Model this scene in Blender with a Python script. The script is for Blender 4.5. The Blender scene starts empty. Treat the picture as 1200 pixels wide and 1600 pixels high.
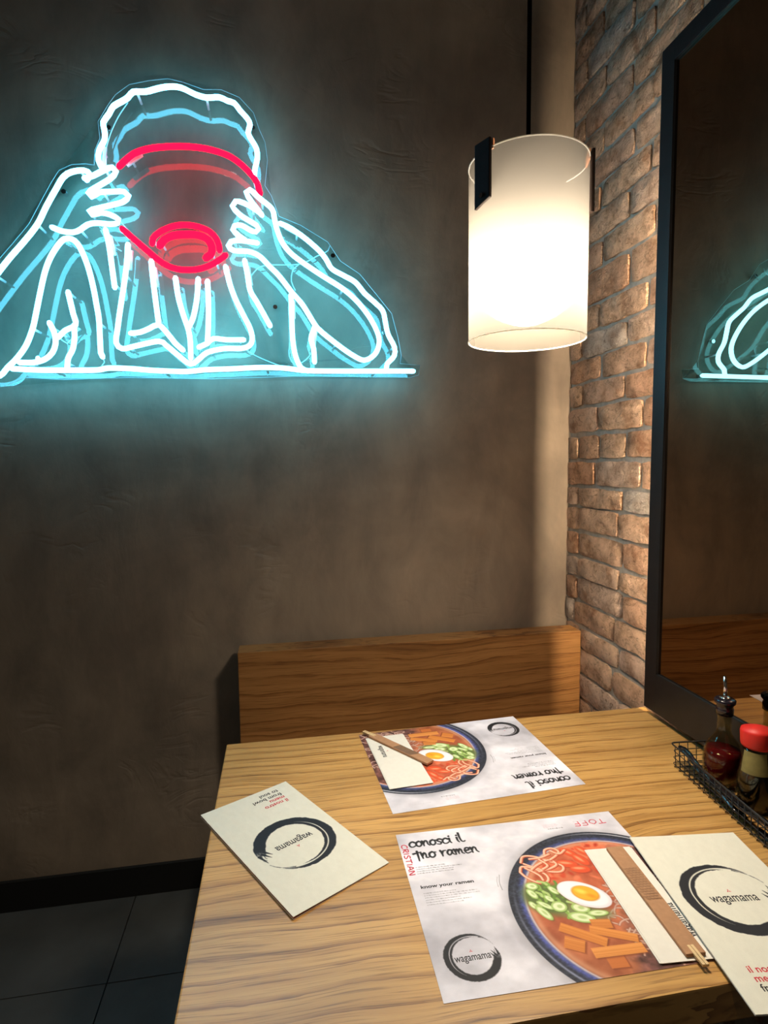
import bpy, bmesh, math, random
import numpy as np
from mathutils import Vector, Matrix, noise

random.seed(7)
rng = np.random.default_rng(11)
scene = bpy.context.scene
COL = scene.collection

# ------------------------------------------------------------------ camera, world, light, exposure
F_PX, YAW, PITCH, ROLL = 922.68, .172, .0877, -.0109
CAM = Vector((-1.0172, -1.9734, 1.4355))
_s, _c = math.sin(YAW), math.cos(YAW)
_r0 = Vector((_c, -_s, 0)); _f0 = Vector((_s, _c, 0)); _u0 = Vector((0, 0, 1))
_F = math.cos(PITCH) * _f0 - math.sin(PITCH) * _u0
_U = math.sin(PITCH) * _f0 + math.cos(PITCH) * _u0
_R = math.cos(ROLL) * _r0 + math.sin(ROLL) * _U
_U = -math.sin(ROLL) * _r0 + math.cos(ROLL) * _U

cam_data = bpy.data.cameras.new('camera')
cam_data.sensor_fit = 'HORIZONTAL'; cam_data.sensor_width = 36.0
cam_data.lens = F_PX / 1200 * 36.0
cam_data.clip_start = .02
cam = bpy.data.objects.new('camera', cam_data); COL.objects.link(cam)
cam.matrix_world = Matrix(((_R.x, _U.x, -_F.x, CAM.x), (_R.y, _U.y, -_F.y, CAM.y), (_R.z, _U.z, -_F.z, CAM.z), (0, 0, 0, 1)))
scene.camera = cam

world = bpy.data.worlds.new('world'); scene.world = world; world.use_nodes = True
wb = world.node_tree.nodes['Background']
wb.inputs[0].default_value = (1.0, .82, .62, 1); wb.inputs[1].default_value = .045

scene.view_settings.view_transform = 'Standard'
scene.view_settings.look = 'None'
scene.view_settings.exposure = 0.0
scene.view_settings.gamma = 1.0
scene.view_settings.use_curve_mapping = False
scene.cycles.max_bounces = 8
scene.cycles.diffuse_bounces = 3
scene.cycles.glossy_bounces = 5
scene.cycles.transmission_bounces = 8
scene.cycles.transparent_max_bounces = 16
scene.cycles.sample_clamp_indirect = 4.0
scene.cycles.caustics_reflective = False
scene.cycles.caustics_refractive = False
scene.cycles.use_denoising = True

LAMP_L = 188.0       # pendant bulb
LED_L = 230.0         # strip behind the mirror
TUBE_K = 1.0         # neon
RED_K = 1.0
SPOT_W = 26.0        # added ceiling fill lights


def px_on(px, py, axis, value):
    """the point of the plane x/y/z = value that lies at photograph pixel px, py"""
    d = _R * ((px - 600) / F_PX) + _U * ((800 - py) / F_PX) + _F
    return CAM + d * ((value - CAM[axis]) / d[axis])


# ------------------------------------------------------------------ helpers
def lin(c):
    c = np.asarray(c, float) / 255.0
    return np.where(c <= .04045, c / 12.92, ((c + .055) / 1.055) ** 2.4)


def lin4(*c):
    a = lin(c); return (float(a[0]), float(a[1]), float(a[2]), 1)


def mat(name, color=(.5, .5, .5), rough=.6, metal=0.0, spec=.5, coat=0.0):
    m = bpy.data.materials.new(name); m.use_nodes = True
    b = m.node_tree.nodes['Principled BSDF']
    b.inputs['Base Color'].default_value = (*color[:3], 1)
    b.inputs['Roughness'].default_value = rough
    b.inputs['Metallic'].default_value = metal
    b.inputs['Specular IOR Level'].default_value = spec
    b.inputs['Coat Weight'].default_value = coat
    b.inputs['Coat Roughness'].default_value = .30
    return m


def nodes(m):
    nt = m.node_tree
    return nt, nt.nodes, nt.links, nt.nodes['Principled BSDF']


def ramp(N, stops):
    r = N.new('ShaderNodeValToRGB'); e = r.color_ramp.elements
    while len(e) < len(stops): e.new(.5)
    for k, (p, c) in enumerate(stops):
        e[k].position = p; e[k].color = (*c[:3], 1)
    return r


def noise_node(N, L, vec, scale, detail=4, rough=.55, dist=0.0):
    n = N.new('ShaderNodeTexNoise'); n.inputs['Scale'].default_value = scale
    n.inputs['Detail'].default_value = detail; n.inputs['Roughness'].default_value = rough
    n.inputs['Distortion'].default_value = dist
    L.new(vec, n.inputs['Vector']); return n


def mapping(N, L, vec, scale=(1, 1, 1), rot=(0, 0, 0), loc=(0, 0, 0)):
    mp = N.new('ShaderNodeMapping'); L.new(vec, mp.inputs['Vector'])
    mp.inputs['Scale'].default_value = scale; mp.inputs['Rotation'].default_value = rot
    mp.inputs['Location'].default_value = loc
    return mp.outputs[0]


def mixc(N, L, fac, a, b, mode='MIX'):
    m = N.new('ShaderNodeMix'); m.data_type = 'RGBA'; m.blend_type = mode
    if isinstance(fac, (int, float)): m.inputs[0].default_value = fac
    else: L.new(fac, m.inputs[0])
    for k, v in ((6, a), (7, b)):
        if hasattr(v, 'links') or hasattr(v, 'is_linked'): L.new(v, m.inputs[k])
        else: m.inputs[k].default_value = (*v[:3], 1)
    return m.outputs[2]


def add_bump(N, L, b, height, strength, dist=.01, prev=None):
    bp = N.new('ShaderNodeBump'); bp.inputs['Strength'].default_value = strength
    bp.inputs['Distance'].default_value = dist
    L.new(height, bp.inputs['Height'])
    if prev: L.new(prev, bp.inputs['Normal'])
    L.new(bp.outputs[0], b.inputs['Normal']); return bp.outputs[0]


def obj_from(name, me, m=None, parent=None):
    o = bpy.data.objects.new(name, me); COL.objects.link(o)
    if m is not None and len(me.materials) == 0: me.materials.append(m)
    if parent is not None: o.parent = parent
    return o


def bm_obj(name, bm, m, parent=None, smooth=False):
    me = bpy.data.meshes.new(name)
    bmesh.ops.recalc_face_normals(bm, faces=bm.faces)
    bm.to_mesh(me); bm.free()
    if smooth:
        for p in me.polygons: p.use_smooth = True
    return obj_from(name, me, m, parent)


def tag(o, label=None, cat=None, group=None, kind=None):
    if label: o['label'] = label
    if cat: o['category'] = cat
    if group: o['group'] = group
    if kind: o['kind'] = kind
    return o


def thing(name, loc, rz=0, label=None, cat=None, group=None):
    o = bpy.data.objects.new(name, None); COL.objects.link(o)
    o.location = loc; o.rotation_euler = (0, 0, rz); o.empty_display_size = .05
    return tag(o, label, cat, group)


def add_box(bm, x0, x1, y0, y1, z0, z1, bevel=0.0):
    r = bmesh.ops.create_cube(bm, size=1)
    vs = r['verts']
    for v in vs:
        v.co = Vector((x0 + (v.co.x + .5) * (x1 - x0), y0 + (v.co.y + .5) * (y1 - y0), z0 + (v.co.z + .5) * (z1 - z0)))
    if bevel > 0:
        es = list({e for v in vs for e in v.link_edges})
        bmesh.ops.bevel(bm, geom=es, offset=bevel, segments=2, affect='EDGES', profile=.6)
    return vs


def box(name, x0, x1, y0, y1, z0, z1, m, parent=None, bevel=0.0):
    bm = bmesh.new(); add_box(bm, x0, x1, y0, y1, z0, z1, bevel)
    return bm_obj(name, bm, m, parent)


def add_tube(bm, pts, r, n=8, closed=False, taper=None, cap=True):
    pts = [Vector(p) for p in pts]; N = len(pts); rings = []
    up = None
    for i, p in enumerate(pts):
        if closed: t = pts[(i + 1) % N] - pts[i - 1]
        else: t = pts[min(i + 1, N - 1)] - pts[max(i - 1, 0)]
        if t.length < 1e-9: t = Vector((0, 0, 1))
        t.normalize()
        if up is None:
            up = Vector((0, 0, 1)) if abs(t.z) < .9 else Vector((0, 1, 0))
        a = (up - t * up.dot(t))
        if a.length < 1e-6: a = t.orthogonal()
        a.normalize(); up = a; b = t.cross(a)
        rr = r * (taper[i] if taper else 1)
        rings.append([bm.verts.new(p + (a * math.cos(2 * math.pi * k / n) + b * math.sin(2 * math.pi * k / n)) * rr) for k in range(n)])
    for i in range(N if closed else N - 1):
        A, B = rings[i], rings[(i + 1) % N]
        for k in range(n):
            bm.faces.new((A[k], A[(k + 1) % n], B[(k + 1) % n], B[k]))
    if cap and not closed:
        bm.faces.new(rings[0]); bm.faces.new(rings[-1])


def add_lathe(bm, prof, cx=0, cy=0, n=32, z0=0.0):
    rings = []
    for r, z in prof:
        if r < 1e-6: rings.append([bm.verts.new((cx, cy, z0 + z))])
        else: rings.append([bm.verts.new((cx + r * math.cos(2 * math.pi * k / n), cy + r * math.sin(2 * math.pi * k / n), z0 + z)) for k in range(n)])
    for A, B in zip(rings[:-1], rings[1:]):
        for k in range(n):
            j = (k + 1) % n
            if len(A) == 1 and len(B) == 1: continue
            if len(A) == 1: bm.faces.new((A[0], B[j], B[k]))
            elif len(B) == 1: bm.faces.new((A[k], A[j], B[0]))
            else: bm.faces.new((A[k], A[j], B[j], B[k]))


def smooth_path(pts, step):
    """Catmull-Rom through pts, resampled about every `step`"""
    P = [Vector(p) for p in pts]; out = []
    for i in range(len(P) - 1):
        p0 = P[i - 1] if i > 0 else P[i] * 2 - P[i + 1]
        p1, p2 = P[i], P[i + 1]
        p3 = P[i + 2] if i + 2 < len(P) else P[i + 1] * 2 - P[i]
        n = max(1, int((p2 - p1).length / step + .5))
        for k in range(n):
            t = k / n
            out.append(.5 * ((2 * p1) + (p2 - p0) * t + (2 * p0 - 5 * p1 + 4 * p2 - p3) * t * t + (3 * p1 - p0 - 3 * p2 + p3) * t ** 3))
    out.append(P[-1]); return out


def prism(name, outline, z0, z1, m, parent=None):
    """flat outline (x, y) in the horizontal plane given thickness"""
    bm = bmesh.new()
    lo = [bm.verts.new((x, y, z0)) for x, y in outline]; hi = [bm.verts.new((x, y, z1)) for x, y in outline]
    bm.faces.new(lo); bm.faces.new(hi)
    for i in range(len(outline)):
        j = (i + 1) % len(outline); bm.faces.new((lo[i], lo[j], hi[j], hi[i]))
    return bm_obj(name, bm, m, parent)


# ------------------------------------------------------------------ materials
def wood_material(name, light, mid, dark, rough, ystretch=1.0, axes='XY', coat=.0):
    m = mat(name, mid, rough, coat=coat); nt, N, L, b = nodes(m)
    tc = N.new('ShaderNodeTexCoord'); v = tc.outputs['Object']
    if axes == 'XZ':       # board standing up: grain still along x
        v = mapping(N, L, v, rot=(math.radians(90), 0, 0))
    warp = noise_node(N, L, mapping(N, L, v, (1.1, 2.6, 1)), 1.5, 2, .5)
    w2 = N.new('ShaderNodeVectorMath'); w2.operation = 'MULTIPLY_ADD'
    L.new(warp.outputs['Color'], w2.inputs[0]); w2.inputs[1].default_value = (0, .10, 0); L.new(v, w2.inputs[2])
    bandn = noise_node(N, L, mapping(N, L, w2.outputs[0], (.9, 26 * ystretch, 1)), 1.0, 6, .62, .25)
    r1 = ramp(N, [(.30, dark), (.42, mid), (.56, light), (.72, mid)]); L.new(bandn.outputs[0], r1.inputs[0])
    wv = N.new('ShaderNodeTexWave'); wv.wave_type = 'BANDS'; wv.bands_direction = 'Y'; wv.wave_profile = 'SAW'
    wv.inputs['Scale'].default_value = 8.0 * ystretch; wv.inputs['Distortion'].default_value = 2.2
    wv.inputs['Detail'].default_value = 4; wv.inputs['Detail Scale'].default_value = 1.6; wv.inputs['Detail Roughness'].default_value = .7
    L.new(mapping(N, L, w2.outputs[0], (.22, 1, 1)), wv.inputs['Vector'])
    rw = ramp(N, [(0, (.36, .28, .22)), (.07, (.70, .62, .54)), (.24, (1, 1, 1)), (1, (1, 1, 1))]); L.new(wv.outputs['Fac'], rw.inputs[0])
    brk = noise_node(N, L, mapping(N, L, v, (3, 9, 1)), 2.0, 3); rb = ramp(N, [(.30, (0, 0, 0)), (.5, (1, 1, 1))]); L.new(brk.outputs[0], rb.inputs[0])
    wl = mixc(N, L, rb.outputs[0], (1, 1, 1), rw.outputs[0])
    c0 = mixc(N, L, 1.0, r1.outputs[0], wl, 'MULTIPLY')
    fib = noise_node(N, L, mapping(N, L, w2.outputs[0], (7, 330, 60)), 1.0, 4, .6)
    r2 = ramp(N, [(.36, (.50, .44, .38)), (.47, (1, 1, 1))])
    L.new(fib.outputs[0], r2.inputs[0])
    c1 = mixc(N, L, .85, c0, r2.outputs[0], 'MULTIPLY')
    blot = noise_node(N, L, mapping(N, L, v, (1, 3, 1)), 2.4, 3)
    r3 = ramp(N, [(.3, (.80, .78, .74)), (.7, (1.08, 1.06, 1.02))]); L.new(blot.outputs[0], r3.inputs[0])
    c2 = mixc(N, L, 1.0, c1, r3.outputs[0], 'MULTIPLY')
    L.new(c2, b.inputs['Base Color'])
    add_bump(N, L, b, fib.outputs[0], .25, .0012)
    rr = N.new('ShaderNodeMapRange'); L.new(fib.outputs[0], rr.inputs[0])
    rr.inputs[3].default_value = rough + .12; rr.inputs[4].default_value = rough - .06
    L.new(rr.outputs[0], b.inputs['Roughness'])
    return m


M = {}
M['table'] = wood_material('oak_table', (.66, .385, .125), (.54, .295, .088), (.26, .125, .034), .38, coat=.45)
M['bench'] = wood_material('oak_bench', (.42, .215, .075), (.34, .165, .053), (.17, .078, .026), .45, .95, 'XZ')
M['bench_flat'] = wood_material('oak_bench_flat', (.42, .215, .075), (.33, .160, .052), (.13, .058, .020), .42)


def plaster():
    m = mat('dark_plaster', (.16, .13, .10), .62, spec=.4); nt, N, L, b = nodes(m)
    tc = N.new('ShaderNodeTexCoord'); v = tc.outputs['Object']
    n1 = noise_node(N, L, v, 1.5, 5, .6, .6); n2 = noise_node(N, L, mapping(N, L, v, (1.2, 1, .55)), 5.5, 6, .62, .4)
    r1 = ramp(N, [(.32, (.170, .134, .104)), (.5, (.250, .200, .153)), (.68, (.335, .268, .205))]); L.new(n1.outputs[0], r1.inputs[0])
    r2 = ramp(N, [(.30, (.72, .73, .74)), (.55, (1, 1, 1)), (.75, (1.22, 1.19, 1.15))]); L.new(n2.outputs[0], r2.inputs[0])
    c = mixc(N, L, 1.0, r1.outputs[0], r2.outputs[0], 'MULTIPLY')
    L.new(c, b.inputs['Base Color'])
    # trowel marks: broken ridges along stretched noise iso-lines
    n3 = noise_node(N, L, mapping(N, L, v, (1.0, 1, 1.9), (0, .35, 0)), 3.2, 3, .5, 1.4)
    ma = N.new('ShaderNodeMath'); ma.operation = 'PINGPONG'; ma.inputs[1].default_value = .09; L.new(n3.outputs[0], ma.inputs[0])
    r4 = ramp(N, [(0, (1, 1, 1)), (.05, (0, 0, 0))]); L.new(ma.outputs[0], r4.inputs[0])
    msk = noise_node(N, L, v, 4.0, 2); r5 = ramp(N, [(.55, (0, 0, 0)), (.66, (1, 1, 1))]); L.new(msk.outputs[0], r5.inputs[0])
    mm = mixc(N, L, 1.0, r4.outputs[0], r5.outputs[0], 'MULTIPLY')
    h = N.new('ShaderNodeMath'); h.operation = 'MULTIPLY_ADD'; L.new(mm, h.inputs[0]); h.inputs[1].default_value = -.5
    L.new(n2.outputs[0], h.inputs[2])
    p = add_bump(N, L, b, h.outputs[0], .22, .012)
    n4 = noise_node(N, L, v, 60, 4); add_bump(N, L, b, n4.outputs[0], .12, .003, p)
    return m


M['plaster'] = plaster()


def brick_material():
    m = mat('old_brick', (.5, .28, .17), .88, spec=.25); nt, N, L, b = nodes(m)
    tc = N.new('ShaderNodeTexCoord'); v = tc.outputs['Object']
    oi = N.new('ShaderNodeObjectInfo')
    r0 = ramp(N, [(0, (.72, .42, .27)), (.25, (.80, .52, .35)), (.5, (.86, .59, .41)), (.72, (.76, .55, .42)), (.86, (.68, .58, .50)), (1, (.80, .47, .30))])
    L.new(oi.outputs['Random'], r0.inputs[0])
    off = N.new('ShaderNodeVectorMath'); off.operation = 'ADD'; L.new(v, off.inputs[0])
    sc = N.new('ShaderNodeVectorMath'); sc.operation = 'SCALE'; sc.inputs['Scale'].default_value = 9
    cb = N.new('ShaderNodeCombineXYZ'); L.new(oi.outputs['Random'], cb.inputs[0]); L.new(oi.outputs['Random'], cb.inputs[2])
    L.new(cb.outputs[0], sc.inputs[0]); L.new(sc.outputs[0], off.inputs[1])
    n1 = noise_node(N, L, off.outputs[0], 16, 5, .65)
    r1 = ramp(N, [(.33, (.62, .52, .46)), (.5, (1, 1, 1)), (.70, (1.22, 1.26, 1.32))]); L.new(n1.outputs[0], r1.inputs[0])
    c = mixc(N, L, 1.0, r0.outputs[0], r1.outputs[0], 'MULTIPLY')
    n2 = noise_node(N, L, mapping(N, L, off.outputs[0], (1, 1, 1.7), (.6, 0, 0)), 30, 6, .74, 1.5)
    r2 = ramp(N, [(.36, (.42, .34, .30)), (.47, (1, 1, 1))]); L.new(n2.outputs[0], r2.inputs[0])
    c = mixc(N, L, .6, c, r2.outputs[0], 'MULTIPLY')
    L.new(c, b.inputs['Base Color'])
    p = add_bump(N, L, b, n2.outputs[0], 1.0, .035)
    add_bump(N, L, b, n1.outputs[0], .7, .02, p)
    return m


M['brick'] = brick_material()
m = mat('mortar', (.34, .31, .27), .95, spec=.2); nt, N, L, b = nodes(m)
tc = N.new('ShaderNodeTexCoord'); n1 = noise_node(N, L, tc.outputs['Object'], 34, 5, .7)
r1 = ramp(N, [(.3, (.32, .29, .25)), (.7, (.54, .48, .41))]); L.new(n1.outputs[0], r1.inputs[0]); L.new(r1.outputs[0], b.inputs['Base Color'])
add_bump(N, L, b, n1.outputs[0], .8, .006); M['mortar'] = m

m = mat('slate_tile', (.035, .036, .036), .5); nt, N, L, b = nodes(m)
tc = N.new('ShaderNodeTexCoord'); n1 = noise_node(N, L, tc.outputs['Object'], 5, 6, .6)
r1 = ramp(N, [(.3, (.045, .047, .046)), (.7, (.075, .077, .074))]); L.new(n1.outputs[0], r1.inputs[0]); L.new(r1.outputs[0], b.inputs['Base Color'])
add_bump(N, L, b, n1.outputs[0], .15, .004); M['tile'] = m
M['grout'] = mat('grout', (.012, .012, .012), .9)
M['baseboard'] = mat('black_baseboard', (.006, .006, .006), .55)


def grain(m, scale, lo, hi, bump=.1):
    """light wear: noise on the colour and the relief"""
    nt, N, L, b = nodes(m); c = b.inputs['Base Color'].default_value[:3]
    tc = N.new('ShaderNodeTexCoord'); n = noise_node(N, L, tc.outputs['Object'], scale, 4)
    r = ramp(N, [(.3, tuple(x * lo for x in c)), (.7, tuple(x * hi for x in c))]); L.new(n.outputs[0], r.inputs[0])
    L.new(r.outputs[0], b.inputs['Base Color'])
    if bump: add_bump(N, L, b, n.outputs[0], bump, .002)
    return m


M['frame'] = grain(mat('black_frame', (.010, .010, .011), .42), 40, .8, 1.2, .05)
M['steel_black'] = grain(mat('black_steel', (.015, .015, .015), .4, spec=.5), 60, .8, 1.2, .05)
M['ceiling'] = grain(mat('dark_ceiling', (.05, .045, .04), .9), 3, .9, 1.1)

m = bpy.data.materials.new('smoked_mirror'); m.use_nodes = True
N = m.node_tree.nodes; L = m.node_tree.links; N.clear()
out = N.new('ShaderNodeOutputMaterial'); g = N.new('ShaderNodeBsdfGlossy'); g.inputs['Roughness'].default_value = .0
tc = N.new('ShaderNodeTexCoord'); n1 = noise_node(N, L, tc.outputs['Object'], 2, 2)
r1 = ramp(N, [(.3, (.37, .275, .20)), (.7, (.40, .30, .22))]); L.new(n1.outputs[0], r1.inputs[0]); L.new(r1.outputs[0], g.inputs['Color'])
L.new(g.outputs[0], out.inputs[0]); M['mirror'] = m


def emitter(name, color, strength):
    m = bpy.data.materials.new(name); m.use_nodes = True
    N = m.node_tree.nodes; L = m.node_tree.links; N.clear()
    out = N.new('ShaderNodeOutputMaterial'); e = N.new('ShaderNodeEmission')
    e.inputs[0].default_value = (*color, 1); e.inputs[1].default_value = strength
    L.new(e.outputs[0], out.inputs[0]); return m


M['tube'] = emitter('ice_blue_neon', (2.0, 10.0, 14.5), TUBE_K)
M['tube_red'] = emitter('red_neon', (7.5, .012, .11), RED_K)
M['bulb'] = emitter('warm_bulb', (1.0, .85, .66), LAMP_L)
M['led'] = emitter('warm_led', (1.0, .76, .50), LED_L)
M['downlight'] = emitter('fill_light_lens', (1.0, .85, .65), 8)  # glowing lens of the added ceiling fill lights

# thin clear acrylic with a surface reflection
m = bpy.data.materials.new('clear_acrylic'); m.use_nodes = True
N = m.node_tree.nodes; L = m.node_tree.links; N.clear()
out = N.new('ShaderNodeOutputMaterial'); tr = N.new('ShaderNodeBsdfTransparent'); tr.inputs[0].default_value = (.93, .97, .97, 1)
g = N.new('ShaderNodeBsdfGlossy'); g.inputs['Roughness'].default_value = 0
lw = N.new('ShaderNodeLayerWeight'); pw = N.new('ShaderNodeMath'); pw.operation = 'POWER'; L.new(lw.outputs['Facing'], pw.inputs[0]); pw.inputs[1].default_value = 5
fr = N.new('ShaderNodeMath'); fr.operation = 'MULTIPLY_ADD'; L.new(pw.outputs[0], fr.inputs[0]); fr.inputs[1].default_value = .95; fr.inputs[2].default_value = .036
mx = N.new('ShaderNodeMixShader'); L.new(fr.outputs[0], mx.inputs[0]); L.new(tr.outputs[0], mx.inputs[1]); L.new(g.outputs[0], mx.inputs[2])
L.new(mx.outputs[0], out.inputs[0]); M['acrylic'] = m

M['acrylic_amber'] = M['acrylic'].copy(); M['acrylic_amber'].name = 'thin_bottle_glass'
[q for q in M['acrylic_amber'].node_tree.nodes if q.type == 'BSDF_TRANSPARENT'][0].inputs[0].default_value = (.86, .84, .72, 1)

# frosted lamp shade: lets part of the light straight through, scatters the rest
m = bpy.data.materials.new('frosted_shade'); m.use_nodes = True
N = m.node_tree.nodes; L = m.node_tree.links; N.clear()
out = N.new('ShaderNodeOutputMaterial')
tr = N.new('ShaderNodeBsdfTransparent'); tr.inputs[0].default_value = (1, 1, 1, 1)
tl = N.new('ShaderNodeBsdfTranslucent'); tl.inputs[0].default_value = (.0265, .0243, .0212, 1)
df = N.new('ShaderNodeBsdfDiffuse'); df.inputs[0].default_value = (.026, .023, .019, 1)
rf = N.new('ShaderNodeBsdfRefraction'); rf.inputs['Roughness'].default_value = .33; rf.inputs['IOR'].default_value = 1.12; rf.inputs[0].default_value = (.9, .9, .9, 1)
ad = N.new('ShaderNodeAddShader'); L.new(tl.outputs[0], ad.inputs[0]); L.new(df.outputs[0], ad.inputs[1])
m0 = N.new('ShaderNodeMixShader'); m0.inputs[0].default_value = .06; L.new(ad.outputs[0], m0.inputs[1]); L.new(rf.outputs[0], m0.inputs[2])
m1 = N.new('ShaderNodeMixShader'); m1.inputs[0].default_value = .90; L.new(tr.outputs[0], m1.inputs[1]); L.new(m0.outputs[0], m1.inputs[2])
L.new(m1.outputs[0], out.inputs[0]); M['shade'] = m

M['copper'] = grain(mat('brown_leather_strap', (.022, .012, .008), .7, spec=.2), 50, .8, 1.2)
M['strap_in'] = grain(mat('tan_strap_inside', (.40, .16, .07), .6), 50, .8, 1.2)
M['chrome'] = mat('chrome', (.8, .8, .8), .12, metal=1)
M['white_print'] = grain(mat('paper_white', (.80, .77, .70), .75, spec=.3), 90, .97, 1.02, .05)
M['ink'] = grain(mat('ink_black', (.015, .015, .018), .7), 90, .8, 1.2, 0)
M['ink_red'] = grain(mat('ink_red', (.62, .03, .05), .7), 90, .8, 1.2, 0)
M['pen_red'] = grain(mat('pen_red', (.60, .05, .09), .7), 90, .8, 1.2, 0)
M['ink_grey'] = grain(mat('ink_grey', (.22, .22, .23), .7), 90, .8, 1.2, 0)
M['kraft'] = grain(mat('kraft_paper', (.44, .24, .13), .8, spec=.25), 120, .92, 1.06, .08)
M['kraft_dark'] = grain(mat('kraft_print', (.20, .12, .075), .8, spec=.25), 120, .92, 1.06, .0)
M['bamboo'] = grain(mat('bamboo_stick', (.72, .52, .28), .6), 60, .9, 1.08, .05)
M['page_edge'] = grain(mat('page_inside', (.35, .10, .08), .8), 60, .8, 1.1, 0)
M['cord'] = grain(mat('black_cord', (.0012, .0012, .0013), .9, spec=0), 60, .8, 1.2, 0)
M['white_plastic'] = grain(mat('milky_glass', (.75, .80, .82), .3), 60, .9, 1.05, 0)
m = bpy.data.materials.new('frosted_cut_edge'); m.use_nodes = True
N = m.node_tree.nodes; L = m.node_tree.links; N.clear()
out = N.new('ShaderNodeOutputMaterial'); tl = N.new('ShaderNodeBsdfTranslucent'); tl.inputs[0].default_value = (.5, .48, .44, 1)
df = N.new('ShaderNodeBsdfDiffuse'); df.inputs[0].default_value = (.45, .43, .40, 1); ad = N.new('ShaderNodeAddShader')
L.new(tl.outputs[0], ad.inputs[0]); L.new(df.outputs[0], ad.inputs[1]); L.new(ad.outputs[0], out.inputs[0]); M['edge'] = m
M['wire_clear'] = grain(mat('pale_wire', (.45, .62, .65), .4), 60, .9, 1.05, 0)
M['glass'] = mat('bottle_glass', (.95, .97, .93), .03, spec=.5)
M['glass'].node_tree.nodes['Principled BSDF'].inputs['Transmission Weight'].default_value = 1
M['chili_oil'] = grain(mat('chilli_oil', (.10, .003, .008), .08, spec=.6), 30, .7, 1.3, 0)
M['soy'] = mat('soy_sauce', (.006, .004, .003), .1)
M['cap_black'] = mat('black_pourer', (.012, .010, .016), .18, spec=.6)
M['cap_red'] = grain(mat('red_cap', (.62, .018, .012), .5), 60, .9, 1.1, 0)
M['label'] = grain(mat('yellow_label', (.20, .17, .055), .5), 60, .8, 1.2, 0)
M['foil'] = mat('black_wrapper', (.012, .012, .014), .09, spec=1.0)
nt, N, L, b = nodes(M['foil']); tc = N.new('ShaderNodeTexCoord')
n1 = noise_node(N, L, mapping(N, L, tc.outputs['Object'], (60, 12, 60)), 1.5, 3); add_bump(N, L, b, n1.outputs[0], .5, .004)

m = bpy.data.materials.new('printed_paper'); m.use_nodes = True
nt, N, L, b = nodes(m); at_ = N.new('ShaderNodeAttribute'); at_.attribute_name = 'print'
tc = N.new('ShaderNodeTexCoord'); n1 = noise_node(N, L, tc.outputs['Object'], 900, 2)
r1 = ramp(N, [(.3, (.97, .97, .97)), (.7, (1.03, 1.03, 1.03))]); L.new(n1.outputs[0], r1.inputs[0])
L.new(mixc(N, L, 1.0, at_.outputs['Color'], r1.outputs[0], 'MULTIPLY'), b.inputs['Base Color'])
b.inputs['Roughness'].default_value = .62; b.inputs['Specular IOR Level'].default_value = .35; M['print'] = m

# ------------------------------------------------------------------ setting
def struct(o, name=None): o['kind'] = 'structure'; return o


CEIL = 3.35
struct(box('wall_back', -4.2, .12, 0, .15, 0, CEIL, M['plaster']))
struct(box('ceiling', -4.2, .12, -4.5, .15, CEIL, CEIL + .1, M['ceiling']))
struct(box('baseboard_back', -4.2, -.001, -.012, 0, 0, .101, M['baseboard'], bevel=.001))
floor = struct(box('floor', -4.2, .12, -4.5, .15, -.06, -.008, M['grout']))
for i in range(5):
    for j in range(-1, 5):
        x0, x1 = -1.5285 + (i - 3) * .6, -1.5285 + (i - 2) * .6
        y1, y0 = -.3455 - j * .6, -.3455 - (j + 1) * .6
        x1 = min(x1, .0); y1 = min(y1, 0.0)
        if x1 - x0 < .02: continue
        bm = bmesh.new(); add_box(bm, x0 + .0016, x1 - .0016, y0 + .0016, y1 - .0016, -.0085, random.uniform(-.0004, .0), .0012)
        bm_obj('floor_tile', bm, M['tile'], floor)

wall_right = struct(box('wall_right', .004, .12, -4.5, 0, 0, CEIL, M['mortar']))
rows = [2.0384, 1.9314, 1.8463, 1.7657, 1.685, 1.6043, 1.515, 1.4285, 1.3416, 1.2688, 1.1841, 1.0962, 1.0229, .9368, .8509, .774, .6825]
top = [2.0384 + .0865 * k for k in range(1, 16)]
low = [.6825 - .085 * k for k in range(1, 9)]
zs = sorted(top + rows + low, reverse=True)
special = {1.515: [-.07, -.203, -.351, -.60], 1.2688: [-.08, -.325], 1.0962: [-.08, -.335], .9368: [-.055, -.315], .774: [-.06, -.305]}


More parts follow.
